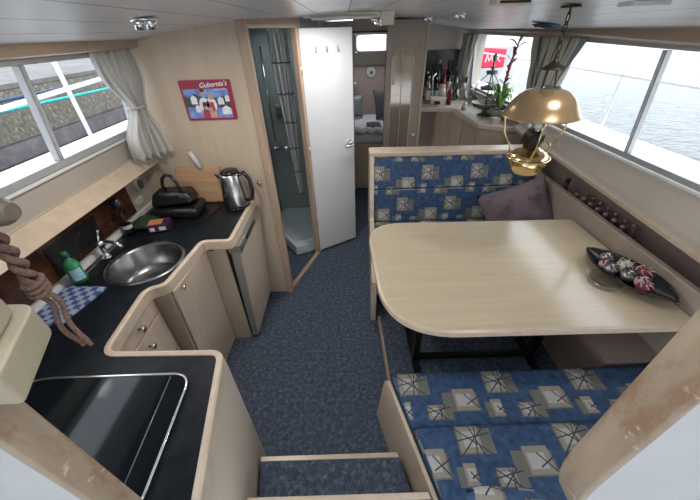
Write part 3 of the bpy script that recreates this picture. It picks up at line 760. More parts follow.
g = G(); g.tube([(mx+.02,3.35,mz),(mx+.03,3.34,mz-.14),(mx+.08,3.33,mz-.22),(mx+.13,3.34,mz-.18),(mx+.12,3.35,mz),(mx+.04,3.36,mz+.25),(mx,3.36,mz+.42)], .007, 8); g.build('hose', 'steel', MX)
g = G(); g.lathe([(0,0),(.045,.01),(.05,.03),(.02,.05),(0,.05)], (mx,3.34,mz+.40), 16); g.tube([(mx,3.34,mz+.44),(mx-.02,3.36,mz+.30)], .014, 8); g.build('shower_head', 'cream_plastic', MX)
g = G(); g.tube([(-.76,3.37,.9),(-.76,3.37,1.75)], .01, 8); o = g.build('towel_rail', 'chrome'); tag(o, 'slim vertical chrome rail on shower wall, left of mixer', 'rail')

# ------------------------------------------------------------------ galley
ZW = .90
edge = [(-1.335,.24),(-.388,.24),(-.394,.272),(-.474,.72),(-.911,.728),(-.935,1.06),(-.86,1.085),(-.824,1.445),(-.664,1.445),(-.660,1.992),(-1.335,1.992)]
rad = [0,0,0,.05,.04,.06,.05,.025,.04,0,0]
outl = round_poly(edge, rad, 6)
def offset_poly(poly, d):
    out = []; N = len(poly)
    for i in range(N):
        p = Vector(poly[i]); a = Vector(poly[i-1]); b = Vector(poly[(i+1)%N])
        e1 = (p-a); e2 = (b-p)
        if e1.length < 1e-7: e1 = e2
        if e2.length < 1e-7: e2 = e1
        n1 = Vector((e1.y,-e1.x)).normalized(); n2 = Vector((e2.y,-e2.x)).normalized(); n_ = (n1+n2)
        n_.normalize(); k = 1/max(.5, n_.dot(n1)); out.append(tuple(p+n_*d*k))
    return out
WT = thing('galley_worktop', (-1,1,ZW), 'dark navy L-shaped galley worktop with light wood edge', 'worktop')
sx, sy, sr = -1.058, 1.285, .172
g = G(); bm = g.b
inner = offset_poly(outl, -.024)
def loopz(pts, z): return [bm.verts.new((x,y,z)) for x,y in pts]
hole = [(sx+sr*math.cos(2*PI*i/40), sy+sr*math.sin(2*PI*i/40)) for i in range(40)]
for z in (ZW, ZW-.035):
    A = loopz(inner, z); Hh = loopz(hole, z)
    es = [bm.edges.new((A[i], A[(i+1)%len(A)])) for i in range(len(A))]+[bm.edges.new((Hh[i], Hh[(i+1)%40])) for i in range(40)]
    bmesh.ops.triangle_fill(bm, edges=es, use_beauty=True)
    if z == ZW: A0, H0 = A, Hh
    else:
        for i in range(len(A)): g.face([A0[i], A0[(i+1)%len(A)], A[(i+1)%len(A)], A[i]])
        for i in range(40): g.face([H0[i], H0[(i+1)%40], Hh[(i+1)%40], Hh[i]])
g.build('top_panel', 'worktop', WT)
g = G(); a0 = outl[2:-1]; i0 = inner[2:-1]   # open path along the front edge only
vo = []
for (x,y), (x2,y2) in zip(a0, i0):
    mxx, myy = x*.65+x2*.35, y*.65+y2*.35
    vo.append([g.b.verts.new(q) for q in ((x,y,ZW-.05),(x,y,ZW+.004),(mxx,myy,ZW+.010),(x2,y2,ZW+.006),(x2,y2,ZW-.05))])
for A, B_ in zip(vo, vo[1:]):
    for k in range(5): g.face([A[k], A[(k+1)%5], B_[(k+1)%5], B_[k]], False)
g.face(vo[0]); g.face(vo[-1][::-1]); g.build('edge_trim', 'ash_edge', WT, bevel=.003)

zc = ZW-.045
C1 = thing('drawer_cabinet', (-1.1,.9,0), 'wooden drawer unit in the inner corner of the galley', 'cabinet')
g = G(); g.prism([(-1.33,.735),(-.945,.735),(-.955,1.085),(-1.33,1.085)], 0, zc); g.build('body', 'ash_front', C1)
for z0, z1, kz in ((.765,.850,.816),(.50,.755,.700),(.26,.49,.44)):
    g = G(); g.hexa([(-.95,.765,z0),(-.928,.765,z0),(-.938,1.065,z0),(-.958,1.065,z0),(-.95,.765,z1),(-.928,.765,z1),(-.938,1.065,z1),(-.958,1.065,z1)]); d_ = g.build('drawer', 'ash_front', C1, bevel=.003)
    g = G(); g.lathe([(0,0),(.006,0),(.006,.014),(.014,.02),(.015,.027),(.008,.031),(0,.031)], (-.93,.905,kz), 16, 'x'); g.build('knob', 'steel', d_)
C2 = thing('sink_cabinet', (-1.1,1.28,0), 'tall wooden cupboard under the round sink', 'cabinet')
g = G(); g.prism([(-1.33,1.088),(-.868,1.088),(-.868,1.106),(-1.33,1.106)], 0, zc, [(-1.33,1.088),(-.895,1.088),(-.895,1.106),(-1.33,1.106)]); g.build('side_panel', 'grey_wood', C2)
g = G(); g.prism([(-1.33,1.462),(-.842,1.462),(-.842,1.474),(-1.33,1.474)], 0, zc, [(-1.33,1.480),(-.885,1.480),(-.885,1.490),(-1.33,1.490)]); g.build('side_panel', 'grey_wood', C2)
g = G(); g.box(-1.33,-.90,1.106,1.46,.0,.10); g.build('plinth', 'grey_wood', C2)
g = G(); g.hexa([(-.889,1.105,.02),(-.880,1.105,.02),(-.868,1.49,.02),(-.880,1.49,.02),(-.868,1.105,.85),(-.853,1.105,.85),(-.827,1.452,.85),(-.842,1.452,.85)]); d_ = g.build('door', 'ash_front', C2, bevel=.004)
g = G(); g.lathe([(0,0),(.006,0),(.006,.012),(.013,.016),(.014,.022),(0,.026)], (-.853,1.16,.825), 16, 'x'); g.build('knob', 'steel', d_)
C3 = thing('refrigerator', (-1.0,1.7,0), 'built-in fridge with beige door and grey door edge by the bulkhead', 'fridge')
g = G(); g.prism([(-1.33,1.475),(-.725,1.475),(-.725,1.985),(-1.33,1.985)], 0, zc, [(-1.33,1.505),(-.752,1.505),(-.752,1.985),(-1.33,1.985)]); g.build('body', 'ash_wall', C3)
g = G(); g.prism([(-.725,1.482),(-.712,1.482),(-.712,1.98),(-.725,1.98)], .03, zc, [(-.752,1.512),(-.738,1.512),(-.738,1.98),(-.752,1.98)]); g.build('door_seal', 'rubber_gap', C3)
g = G(); g.prism([(-.700,1.472),(-.648,1.472),(-.648,1.975),(-.700,1.975)], .03, .80, [(-.738,1.502),(-.698,1.502),(-.698,1.985),(-.738,1.985)]); d_ = g.build('door', 'grey_edge', C3, bevel=.003)
g = G(); g.prism([(-.648,1.475),(-.642,1.475),(-.642,1.975),(-.648,1.975)], .05, .795, [(-.698,1.51),(-.692,1.51),(-.692,1.985),(-.698,1.985)]); g.build('door_panel', 'ash_front', d_)
g = G(); g.box(-.71,-.634,1.472,1.978,.80,.852); d_ = g.build('control_strip', 'steel', C3, bevel=.003)
g = G(); g.box(-.634,-.631,1.60,1.80,.815,.838); g.build('vent_slot', 'black_plastic', d_)
g = G(); g.tube([(-.80,1.472,.845),(-.80,1.45,.845)], .006, 8); g.tube([(-.815,1.45,.85),(-.785,1.45,.84)], .005, 6); o = g.build('catch', 'dark_metal', C3)
C4 = thing('island_cabinet', (-.8,.45,0), 'cream cabinet side panel facing the steps and aisle', 'cabinet')
g = G(); g.prism([(-.40,.245),(-.482,.712),(-1.33,.728),(-1.33,.245)], 0, zc); g.build('body', 'cream_panel', C4)

SK = thing('sink', (sx,sy,ZW), 'round stainless steel sink set in the navy worktop', 'sink')
g = G(); g.lathe([(sr+.016,.001),(sr+.014,.005),(sr-.002,.004),(sr-.012,-.004),(sr-.022,-.11),(sr-.045,-.135),(sr-.09,-.142),(.025,-.148),(0,-.148)], (sx,sy,ZW), 48, close=True); g.build('basin', 'sink_steel', SK)
g = G(); g.lathe([(0,-.1465),(.022,-.1465),(.022,-.1475)], (sx+.03,sy-.02,ZW), 16); g.build('drain', 'dark_metal', SK)
g = G(); g.lathe([(0,0),(.009,0),(.009,.004),(0,.004)], (sx-.162,sy-.015,ZW-.045), 12, 'x'); g.build('overflow', 'dark_metal', SK)
FT = thing('faucet', (-1.285,1.33,ZW), 'small chrome tap behind the round sink', 'tap')
g = G(); g.lathe([(0,.001),(.025,.001),(.022,.012),(.014,.02),(.014,.075),(.018,.08),(.018,.10),(0,.105)], (-1.285,1.33,ZW), 16); g.build('body', 'chrome', FT)
g = G(); g.tube([(-1.285,1.33,ZW+.07),(-1.24,1.325,ZW+.105),(-1.19,1.318,ZW+.10),(-1.165,1.315,ZW+.075)], .010, 8); g.build('spout', 'chrome', FT)
g = G(); g.tube([(-1.285,1.33,ZW+.10),(-1.30,1.37,ZW+.135)], .006, 8); g.ball((-1.302,1.375,ZW+.138),.010); g.build('lever', 'chrome', FT)

HB = thing('hob', (-.85,.4,ZW), 'black glass hob with thin chrome rim on the near worktop', 'hob')
hp = round_poly([(-1.16,.255),(-.538,.255),(-.556,.622),(-1.16,.622)], [.03,.03,.06,.14], 8)
g = G(); g.prism(hp, ZW+.001, ZW+.009); g.build('glass_lid', 'hob_glass', HB)
g = G(); g.tube([(x,y,ZW+.009) for x,y in hp], .0045, 8, closed=True); g.build('rim', 'chrome', HB)
g = G(); g.tube([(-.60,.27,ZW+.010),(-.622,.612,ZW+.010)], .0012, 6); g.build('seam', 'grey_edge', HB)

# kettle
K = thing('electric_kettle', (-.748,1.885,ZW), 'brushed steel electric kettle with black handle on the worktop', 'kettle')
kx, ky = -.748, 1.885
g = G(); g.lathe([(0,.001),(.082,.001),(.084,.014),(.07,.022),(0,.022)], (kx,ky,ZW), 28); g.build('power_base', 'black_plastic', K)
g = G(); g.lathe([(0,.022),(.082,.022),(.082,.035),(.078,.12),(.066,.225),(.062,.235),(0,.235)], (kx,ky,ZW), 32); g.build('body', 'steel', K)
g = G(); g.lathe([(0,.235),(.058,.235),(.054,.250),(.03,.257),(0,.257)], (kx,ky,ZW), 28); g.build('lid', 'black_plastic', K)
g = G(); g.tube([(kx+.055,ky-.01,ZW+.225),(kx+.095,ky-.02,ZW+.24),(kx+.125,ky-.025,ZW+.20),(kx+.128,ky-.025,ZW+.12),(kx+.115,ky-.022,ZW+.06),(kx+.078,ky-.015,ZW+.05)], .013, 10, rs=[.013,.015,.014,.013,.013,.012]); g.build('handle', 'black_plastic', K)
g = G(); g.hexa([(kx-.058,ky-.02,ZW+.18),(kx-.058,ky+.02,ZW+.18),(kx-.095,ky+.004,ZW+.222),(kx-.095,ky-.004,ZW+.222),(kx-.055,ky-.03,ZW+.232),(kx-.055,ky+.03,ZW+.232),(kx-.095,ky+.006,ZW+.232),(kx-.095,ky-.006,ZW+.232)]); g.build('spout', 'steel', K)

CB = thing('cutting_board', (-.97,1.97,ZW), 'light wooden chopping board leaning on the galley bulkhead', 'board')
g = G(); g.hexa([(-1.16,1.955,ZW+.002),(-.845,1.955,ZW+.002),(-.845,1.972,ZW+.002),(-1.16,1.972,ZW+.002),(-1.14,1.978,1.14),(-.845,1.978,1.14),(-.845,1.996,1.14),(-1.14,1.996,1.14)]); g.build('board', 'board_wood', CB, bevel=.005)
PT = thing('paper_tube', (-1.0,1.96,1.14), 'white rolled paper tube sticking up behind the chopping board', 'tube')
g = G(); g.tube([(-.965,1.985,ZW+.30-.07),(-1.0,1.975,1.25)], .018, 14); g.build('roll', 'white_panel', PT)

MC = thing('waffle_iron', (-1.09,1.80,ZW), 'black kitchen appliance with arched handle before the chopping board', 'appliance')
g = G(); g.box(-1.245,-.945,1.70,1.90,ZW+.001,ZW+.07, rz=.05); g.build('base', 'black_plastic', MC, bevel=.03, seg=4)
g = G(); g.hexa([(-1.225,1.715,ZW+.075),(-.965,1.73,ZW+.095),(-.97,1.89,ZW+.075),(-1.225,1.88,ZW+.075),(-1.20,1.74,ZW+.165),(-.985,1.755,ZW+.165),(-.99,1.87,ZW+.165),(-1.20,1.86,ZW+.165)]); g.build('lid', 'black_plastic', MC, bevel=.025, seg=4)
g = G(); g.tube([(-1.13,1.79,ZW+.16),(-1.135,1.785,ZW+.20),(-1.12,1.783,ZW+.245),(-1.09,1.78,ZW+.268),(-1.06,1.777,ZW+.262),(-1.035,1.77,ZW+.22),(-1.025,1.765,ZW+.16)], .010, 8); g.build('handle', 'black_plastic', MC)
g = G(); g.box(-1.035,-.985,1.742,1.750,ZW+.13,ZW+.15, rz=.05); g.build('badge', 'chrome', MC)
g = G(); g.prism(round_poly([(-1.31,1.72),(-.90,1.66),(-.86,1.90),(-1.30,1.94)], .05), ZW+.001, ZW+.006); o = g.build('counter_mat', 'black_paint'); tag(o, 'thin black mat beneath the black appliance', 'mat')
MC.location.z += 0.006
o = thing('tea_box', (-1.15,1.63,ZW), 'purple and orange carton lying on the worktop by the sink', 'box')
g = G(); g.box(-1.20,-1.08,1.575,1.665,ZW+.001,ZW+.045, rz=.25); g.build('carton', 'carton_purple', o, bevel=.002)
g = G(); g.box(-1.195,-1.12,1.59,1.655,ZW+.0455,ZW+.0475, rz=.25, c=(-1.14,1.62)); g.build('lid_print', 'carton_orange', o)
g = G(); g.box(-1.185,-1.16,1.570,1.574,ZW+.012,ZW+.034, rz=.25, c=(-1.14,1.62)); g.box(-1.135,-1.10,1.570,1.574,ZW+.012,ZW+.034, rz=.25, c=(-1.14,1.62)); g.build('label_print', 'carton_white', o)
o = thing('green_pouch', (-1.27,1.66,ZW), 'crumpled dark green food pouch left of the purple carton', 'pouch')
g = G()
def fp(sgn):
    def q(u, v):
        e = (math.sin(PI*u)*math.sin(PI*v))**.5; return (-1.325+.13*u+.02*v, 1.575+.15*v, ZW+.030+sgn*.027*e+.004*math.sin(u*11+v*7)*e)
    return q
g.grid(fp(1), 12, 12); g.grid(fp(-1), 12, 12); g.build('bag', 'carton_green', o)
o = thing('dish_brush', (-1.285,1.56,ZW), 'black dish brush standing in white holder against the burl splashback', 'brush')
g = G(); g.lathe([(0,.001),(.024,.001),(.027,.07),(.024,.07),(.02,.006),(0,.006)], (-1.295,1.565,ZW), 18); g.build('holder', 'black_plastic', o)
g = G(); g.lathe([(.0275,.045),(.0275,.066)], (-1.295,1.565,ZW), 18, close=True); g.build('holder_band', 'white_panel', o)
g = G(); g.tube([(-1.295,1.565,ZW+.01),(-1.285,1.555,ZW+.17)], .007, 8); g.build('handle', 'black_plastic', o)
g = G(); g.ball((-1.275,1.545,ZW+.205), .034,.026,.04); g.build('brush_head', 'black_plastic', o)
BK = thing('splashback_panel', (-1.35,1.4,.93), 'glossy burl wood splashback below the left ledge', 'panel')
g = G(); g.box(-1.358,-1.345,.60,1.76,.945,1.15); g.build('panel', 'burl', BK, bevel=.002)
for y0, y1, z0, z1 in ((1.12,1.44,.975,1.10),):
    g = G(); g.box(-1.345,-1.341,y0,y1,z0,z1); g.build('inset_plate', 'black_paint', BK, bevel=.001)
g = G(); g.box(-1.36,-1.338,.24,1.99,ZW+.001,ZW+.028); struct(g.build('trim_12', 'window_white'))
o = thing('air_vent', (-1.35,1.88,1.06), 'small round cream vent on the left wall near the corner', 'vent')
g = G(); g.lathe([(0,0),(.045,0),(.042,.010),(0,.012)], (-1.359,1.90,1.075), 20, 'x'); g.build('rosette', 'label_cream', o)
for k in range(5):
    g = G(); g.box(-1.347,-1.342,1.90-.028+abs(k-2)*.004,1.90+.028-abs(k-2)*.004,1.047+k*.012,1.053+k*.012); g.build('slot', 'dark_metal', o)
o = thing('light_switch', (-1.34,1.85,.98), 'white rectangular switch plate under the round vent', 'switch')
g = G(); g.box(-1.359,-1.345,1.80,1.87,.965,1.005); g.build('plate', 'white_panel', o, bevel=.003)

# green bottle and towel
tz = ZW
o = thing('soap_bottle', (-1.29,1.12,ZW), 'green plastic bottle with pale blue label beside checked cloth', 'bottle')
bx, by = -1.285, 1.135
g = G(); g.lathe([(0,.014),(.033,.014),(.035,.03),(.030,.065),(.034,.095),(.026,.125),(.012,.142),(.012,.150),(0,.150)], (bx,by,ZW), 20); g.build('body', 'green_plastic', o)
g = G(); g.lathe([(0,.016),(.031,.016),(.033,.03),(.028,.06),(0,.06)], (bx,by,ZW), 16); g.build('liquid', 'dark_green_cap', o)
g = G(); g.lathe([(0,.150),(.017,.150),(.016,.178),(0,.180)], (bx,by,ZW), 16); g.build('cap', 'dark_green_cap', o)
g = G()
for i in range(8):
    a0 = -1.35+i*.17; a1 = a0+.17
    v = [g.b.verts.new((bx+.0362*math.cos(a)*(.93 if z > .06 else 1), by+.0362*math.sin(a)*(.93 if z > .06 else 1), ZW+z)) for a, z in ((a0,.035),(a1,.035),(a1,.095),(a0,.095))]; g.face(v, True)
g.build('bottle_label', 'blue_label', o)
o = thing('tea_towel', (-1.24,1.0,ZW), 'folded blue and white checked cloth on the worktop', 'towel')
for k, (dz, sc_) in enumerate(((0,1.0),(.006,.985))):
    g = G()
    c4 = [(-1.33,.855),(-1.185,.865),(-1.135,1.085),(-1.33,1.10)]
    def ft(u, v, dz=dz, sc_=sc_):
        x = (c4[0][0]*(1-u)+c4[1][0]*u)*(1-v)+(c4[3][0]*(1-u)+c4[2][0]*u)*v; y = (c4[0][1]*(1-u)+c4[1][1]*u)*(1-v)+(c4[3][1]*(1-u)+c4[2][1]*u)*v
        x = -1.245+(x+1.245)*sc_; y = .98+(y-.98)*sc_
        return (x, y, ZW+.004+dz+.0015*math.sin(u*9+k)*math.sin(v*7))
    g.grid(ft, 14, 14); g.keepuv = False; g.build('fold', 'towel', o, solid=.005)

# poster
PO = thing('tin_sign', (-.80,1.995,1.53), 'red and blue picture sign of two people on the galley bulkhead', 'sign')
X0, X1, Z0, Z1 = -.945, -.652, 1.428, 1.642
g = G(); pp = round_poly([(X0,Z0),(X1,Z0),(X1,Z1),(X0,Z1)], .012); v0 = [g.b.verts.new((x,1.996,z)) for x,z in pp]; v1 = [g.b.verts.new((x,1.990,z)) for x,z in pp]
g.face(v0); g.face(v1[::-1])
for i in range(len(pp)): g.face([v0[i], v0[(i+1)%len(pp)], v1[(i+1)%len(pp)], v1[i]])
g.build('plate', 'poster_red', PO)
def pq(name, mat, pts, y=1.9895):
    g = G(); v0 = [g.b.verts.new((x,y,z)) for x,z in pts]; v1 = [g.b.verts.new((x,y+.0008,z)) for x,z in pts]; g.face(v0); g.face(v1[::-1])
    for i in range(len(pts)): g.face([v0[i], v0[(i+1)%len(pts)], v1[(i+1)%len(pts)], v1[i]])
    return g.build(name, mat, PO)
def el(cx, cz_, rx, rz_, n=14): return [(cx+rx*math.cos(2*PI*i/n), cz_+rz_*math.sin(2*PI*i/n)) for i in range(n)]
pq('picture_field', 'poster_sky', [(X0+.012,Z0+.012),(X1-.022,Z0+.012),(X1-.022,Z1-.045),(X0+.012,Z1-.045)])
pq('picture_hills', 'poster_green', [(X0+.012,Z0+.075),(X1-.022,Z0+.065),(X1-.022,Z0+.115),(X1-.06,Z0+.13),(X1-.10,Z0+.12),(X0+.12,Z0+.125),(X0+.07,Z0+.145),(X0+.03,Z0+.125),(X0+.012,Z0+.14)], 1.989)
for bx_, bz_, w_, h_ in ((.045,.09,.035,.035),(.20,.085,.035,.03),(.245,.10,.025,.025),(.215,.03,.05,.035),(.06,.045,.03,.03)):
    pq('picture_house', 'poster_white', [(X0+bx_,Z0+bz_),(X0+bx_+w_,Z0+bz_),(X0+bx_+w_,Z0+bz_+h_),(X0+bx_+w_/2,Z0+bz_+h_*1.4),(X0+bx_,Z0+bz_+h_)], 1.9885)
for cx_, hd, sh, bl in ((.118,.150,'poster_white','poster_dark'),(.160,.125,'poster_white','poster_scarlet')):
    pq('figure_shirt', sh, el(X0+cx_, Z0+.085, .030, .040), 1.9880)
    pq('figure_vest', bl, [(X0+cx_-.016,Z0+.03),(X0+cx_+.018,Z0+.03),(X0+cx_+.012,Z0+.10),(X0+cx_-.010,Z0+.10)], 1.9875)
    pq('figure_lower', 'poster_scarlet' if cx_ < .13 else 'skin', [(X0+cx_-.022,Z0+.013),(X0+cx_+.02,Z0+.013),(X0+cx_+.018,Z0+.05),(X0+cx_-.018,Z0+.05)], 1.9872)
    pq('figure_head', 'skin', el(X0+cx_+.004, Z0+hd, .0125, .017), 1.9870)
    pq('figure_hair', 'poster_dark' if cx_ < .13 else 'board_wood', el(X0+cx_+.004, Z0+hd+.012, .0130, .009), 1.9868)
pq('figure_hand', 'skin', el(X0+.125, Z0+.068, .014, .011), 1.9865); pq('figure_hand', 'skin', el(X0+.150, Z0+.062, .012, .010), 1.9865)
rx90 = Matrix.Rotation(PI/2, 4, 'X')
text_mesh('sign_title', "Gubernia's", .037, 'poster_white', PO, Matrix.Translation((X1-.180,1.9885,Z1-.040)) @ Matrix.Rotation(-.06,4,'Y') @ rx90, shear=.35, bold=.0006)
text_mesh('sign_subtitle', "Limonade", .018, 'poster_white', PO, Matrix.Translation((X1-.105,1.9880,Z1-.056)) @ Matrix.Rotation(-.05,4,'Y') @ rx90, shear=.3)

g = G(); g.lathe([(0,0),(.008,0),(.008,-.012),(.015,-.018),(.015,-.024),(0,-.028)], (-.605,1.999,1.02), 14, 'y'); o = g.build('wall_hook', 'brass'); tag(o, 'small brass hook on bulkhead right of the kettle', 'hook')

# ------------------------------------------------------------------ steps
for k, (z, yf, xl, xr) in enumerate(((.22,.625,-.452,.215),(.44,.405,-.415,.262))):
    o = thing('companionway_step', (-.1,yf-.15,0), ('lower' if k == 0 else 'upper')+' carpeted step with light wood nosing below the entrance', 'step', 'companionway steps')
    y1 = .24 if k else .386
    def xl_(y): return -.474+(.72-y)*.178+.004
    def xr_(y): return .176+(.9-y)*.24-.014-(.036 if k == 0 else .018)
    tpoly = [(xl_(y1),y1),(xr_(y1),y1),(xr_(yf-.022),yf-.022),(xl_(yf-.022),yf-.022)]
    g = G(); g.prism(tpoly, 0.002, z); g.build('tread', 'carpet', o)
    g = G(); g.prism([(xl_(yf-.022),yf-.022),(xr_(yf-.022),yf-.022),(xr_(yf),yf),(xl_(yf),yf)], z-.03, z+.004); g.build('nosing', 'ash_edge', o, bevel=.003)
    g = G(); g.prism([(xl_(yf-.022),yf-.022),(xr_(yf-.022),yf-.022),(xr_(yf-.012),yf-.012),(xl_(yf-.012),yf-.012)], .002, z-.032); g.build('riser', 'ash_front', o)

# ------------------------------------------------------------------ dinette
g = G(); g.prism([(.215,.93),(.20,1.60),(1.3,1.60),(1.3,.93)], .001, .06); struct(g.build('floor_platform', 'carpet'))
g = G(); g.prism([(.232,.93),(.216,.93),(.196,1.62),(.212,1.62)], .001, .066); struct(g.build('trim_13', 'ash_trim', bevel=.003))

T = thing('dinette_table', (.85,1.4,0), 'light ash dinette table with big rounded corners', 'table')
tp = round_poly([(.16,.915),(1.575,.905),(1.575,1.865),(.125,1.90)], [.34,.02,.02,.26], 14)
g = G(); g.prism(tp, .69, .72); g.build('tabletop', 'table_ash', T, bevel=.004)
g = G(); co_ = offset_poly(tp, .006); ring = [(x,y,.705) for x,y in co_]
n_ = len(co_); A = [[g.b.verts.new(q) for q in ((x,y,.688),(x,y,.718),(x2,y2,.7215),(x2,y2,.686))] for (x,y),(x2,y2) in zip(co_, offset_poly(tp, -.012))]
for i in range(n_):
    P_, Q_ = A[i], A[(i+1)%n_]
    for k in range(4): g.face([P_[k], P_[(k+1)%4], Q_[(k+1)%4], Q_[k]])
g.build('edge_band', 'ash_edge', T, bevel=.003)
for lx in (.40, 1.15):
    g = G(); g.box(lx-.02,lx+.02,1.20,1.24,.062,.69); g.box(lx-.02,lx+.02,1.45,1.49,.062,.69); g.box(lx-.022,lx+.022,1.02,1.56,.062,.09); g.build('leg', 'black_paint', T, bevel=.003)
g = G(); g.box(.40,1.15,1.205,1.235,.10,.13); g.box(.40,1.15,1.20,1.24,.64,.688); g.build('crossbar', 'black_paint', T)

def uvcush(name, corners_b, corners_t, mat, parent, bev=.03):
    g = G(); g.hexa(list(corners_b)+list(corners_t)); return g.build(name, mat, parent, bevel=bev, seg=5)
# far bench, facing aft
FB = thing('dinette_bench', (.9,2.2,0), 'far dinette bench with blue patterned backrest and wooden top rail', 'bench', )
g = G(); g.extrude_profile  # noqa
def side_panel(g, x0a, x1a, pts):   # polygon in (y,z), x offset varies with y
    a = [g.b.verts.new((x0a(y), y, z)) for y, z in pts]; b = [g.b.verts.new((x1a(y), y, z)) for y, z in pts]
    g.face(a); g.face(b[::-1]); n = len(pts)
    for i in range(n): g.face([a[(i+1)%n], a[i], b[i], b[(i+1)%n]])
g = G(); side_panel(g, lambda y: .142+.05*(y-1.57), lambda y: .180+.05*(y-1.57), [(1.63,.001),(2.68,.001),(2.68,1.02),(2.56,1.02),(2.36,.50),(1.75,.44),(1.63,.40)]); g.build('end_panel', 'ash_edge', FB, bevel=.005)
g = G(); g.box(.19,1.60,1.92,2.60,.001,.32); g.build('base', 'ash_front', FB)
uvcush('seat_cushion', [(.195,1.86,.325),(1.59,1.86,.325),(1.59,2.44,.325),(.195,2.44,.325)], [(.20,1.86,.43),(1.59,1.86,.43),(1.59,2.44,.43),(.20,2.44,.43)], 'bench_fabric', FB)
uvcush('back_cushion', [(.20,2.40,.43),(1.59,2.40,.43),(1.59,2.56,.43),(.20,2.56,.43)], [(.21,2.475,.72),(1.59,2.475,.72),(1.59,2.60,.72),(.21,2.60,.72)], 'bench_fabric', FB, .02)
uvcush('back_cushion', [(.21,2.470,.715),(1.59,2.470,.715),(1.59,2.60,.715),(.21,2.60,.715)], [(.215,2.555,.975),(1.59,2.555,.975),(1.59,2.63,.975),(.215,2.63,.975)], 'bench_fabric', FB, .02)
g = G(); g.box(.19,1.70,2.60,2.68,.32,.98); g.build('back_board', 'ash_wall', FB)
g = G(); g.hexa([(.188,2.545,.975),(1.70,2.545,.96),(1.70,2.69,.96),(.188,2.69,.975),(.188,2.545,1.018),(1.70,2.545,1.00),(1.70,2.69,1.00),(.188,2.69,1.018)]); g.build('top_rail', 'ash_edge', FB, bevel=.010, seg=3)
# side bench + board along the right hull
SBn = thing('side_locker', (1.5,1.4,0), 'dark wooden locker under the table along the right side', 'locker')
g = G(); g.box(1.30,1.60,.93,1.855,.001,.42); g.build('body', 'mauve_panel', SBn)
g = G(); g.hexa([(1.60,.25,.001),(1.635,.25,.001),(1.66,2.58,.001),(1.62,2.58,.001),(1.585,.25,.82),(1.625,.25,.82),(1.665,2.54,.82),(1.625,2.54,.82)]); o = struct(g.build('trim_14', 'grey_wood', bevel=.008))
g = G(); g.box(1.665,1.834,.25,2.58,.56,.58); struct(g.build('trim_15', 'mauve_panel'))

# near bench, facing forward
NB = thing('dinette_bench', (.8,.55,0), 'near dinette bench with blue patterned seat cushions beside the steps', 'bench')
def sx_(y): return .176+(.9-y)*.24
g = G(); pl = [(.24,.001),(.915,.001),(.915,.345),(.89,.385),(.24,.395)]
lean = lambda z: -.036*(1-z/.39)
a_ = [g.b.verts.new((sx_(y)-.012+lean(z), y, z)) for y, z in pl]; b_ = [g.b.verts.new((sx_(y)+.008, y, z)) for y, z in pl]; g.face(a_); g.face(b_[::-1])
for i in range(5): g.face([a_[(i+1)%5], a_[i], b_[i], b_[(i+1)%5]])
g.build('end_panel', 'ash_edge', NB, bevel=.004)
g = G(); g.prism([(sx_(.915)+.01,.90),(1.58,.90),(1.58,.24),(sx_(.24)+.01,.24)], .001, .31); g.build('base', 'ash_front', NB)
def nbc(y0, y1, z0, z1, ox=0):
    b_ = [(sx_(y0)+.012,y0,z0),(1.58,y0,z0),(1.58,y1,z0),(sx_(y1)+.012,y1,z0)]
    t_ = [(sx_(y0)+.010+ox,y0,z1),(1.58,y0,z1),(1.58,y1,z1),(sx_(y1)+.016+ox,y1,z1)]
    return b_, t_
b_, t_ = nbc(.640,.915,.315,.425); uvcush('seat_cushion', b_, t_, 'bench_fabric', NB, .028)
b_, t_ = nbc(.235,.645,.315,.435); uvcush('seat_cushion', b_, t_, 'bench_fabric', NB, .026)
cushion('throw_cushion', 'bench_fabric', .34, .27, .11, Matrix.Translation((.50,.285,.56)) @ Matrix.Rotation(-.1,4,'Z') @ Matrix.Rotation(1.3,4,'X'), 'rounded blue patterned cushion on the near bench at the photo edge')
cushion('pillow', 'mauve_fabric', .54, .46, .19, Matrix.Translation((1.38,2.20,.60)) @ Matrix.Rotation(-.32,4,'Y') @ Matrix.Rotation(1.02,4,'X'), 'mauve grey pillow leaning in the corner of the far bench', 'pillow')

# ashtray
o = thing('ashtray', (1.325,1.21,.722), 'round clear glass ashtray on the table', 'ashtray')
g = G(); prof = [(0,.004),(.062,.004),(.070,.030),(.078,.031),(.080,.026),(.072,.001),(0,.001)]; g.lathe(prof, (1.335,1.205,.7205), 36); g.build('dish', 'clear_glass', o)
for k in range(4):
    a = k*PI/2+.6; g = G(); g.ball((1.325+.075*math.cos(a),1.21+.075*math.sin(a),.751), .010,.010,.005, 8, 6); g.build('rest_notch', 'clear_glass', o)

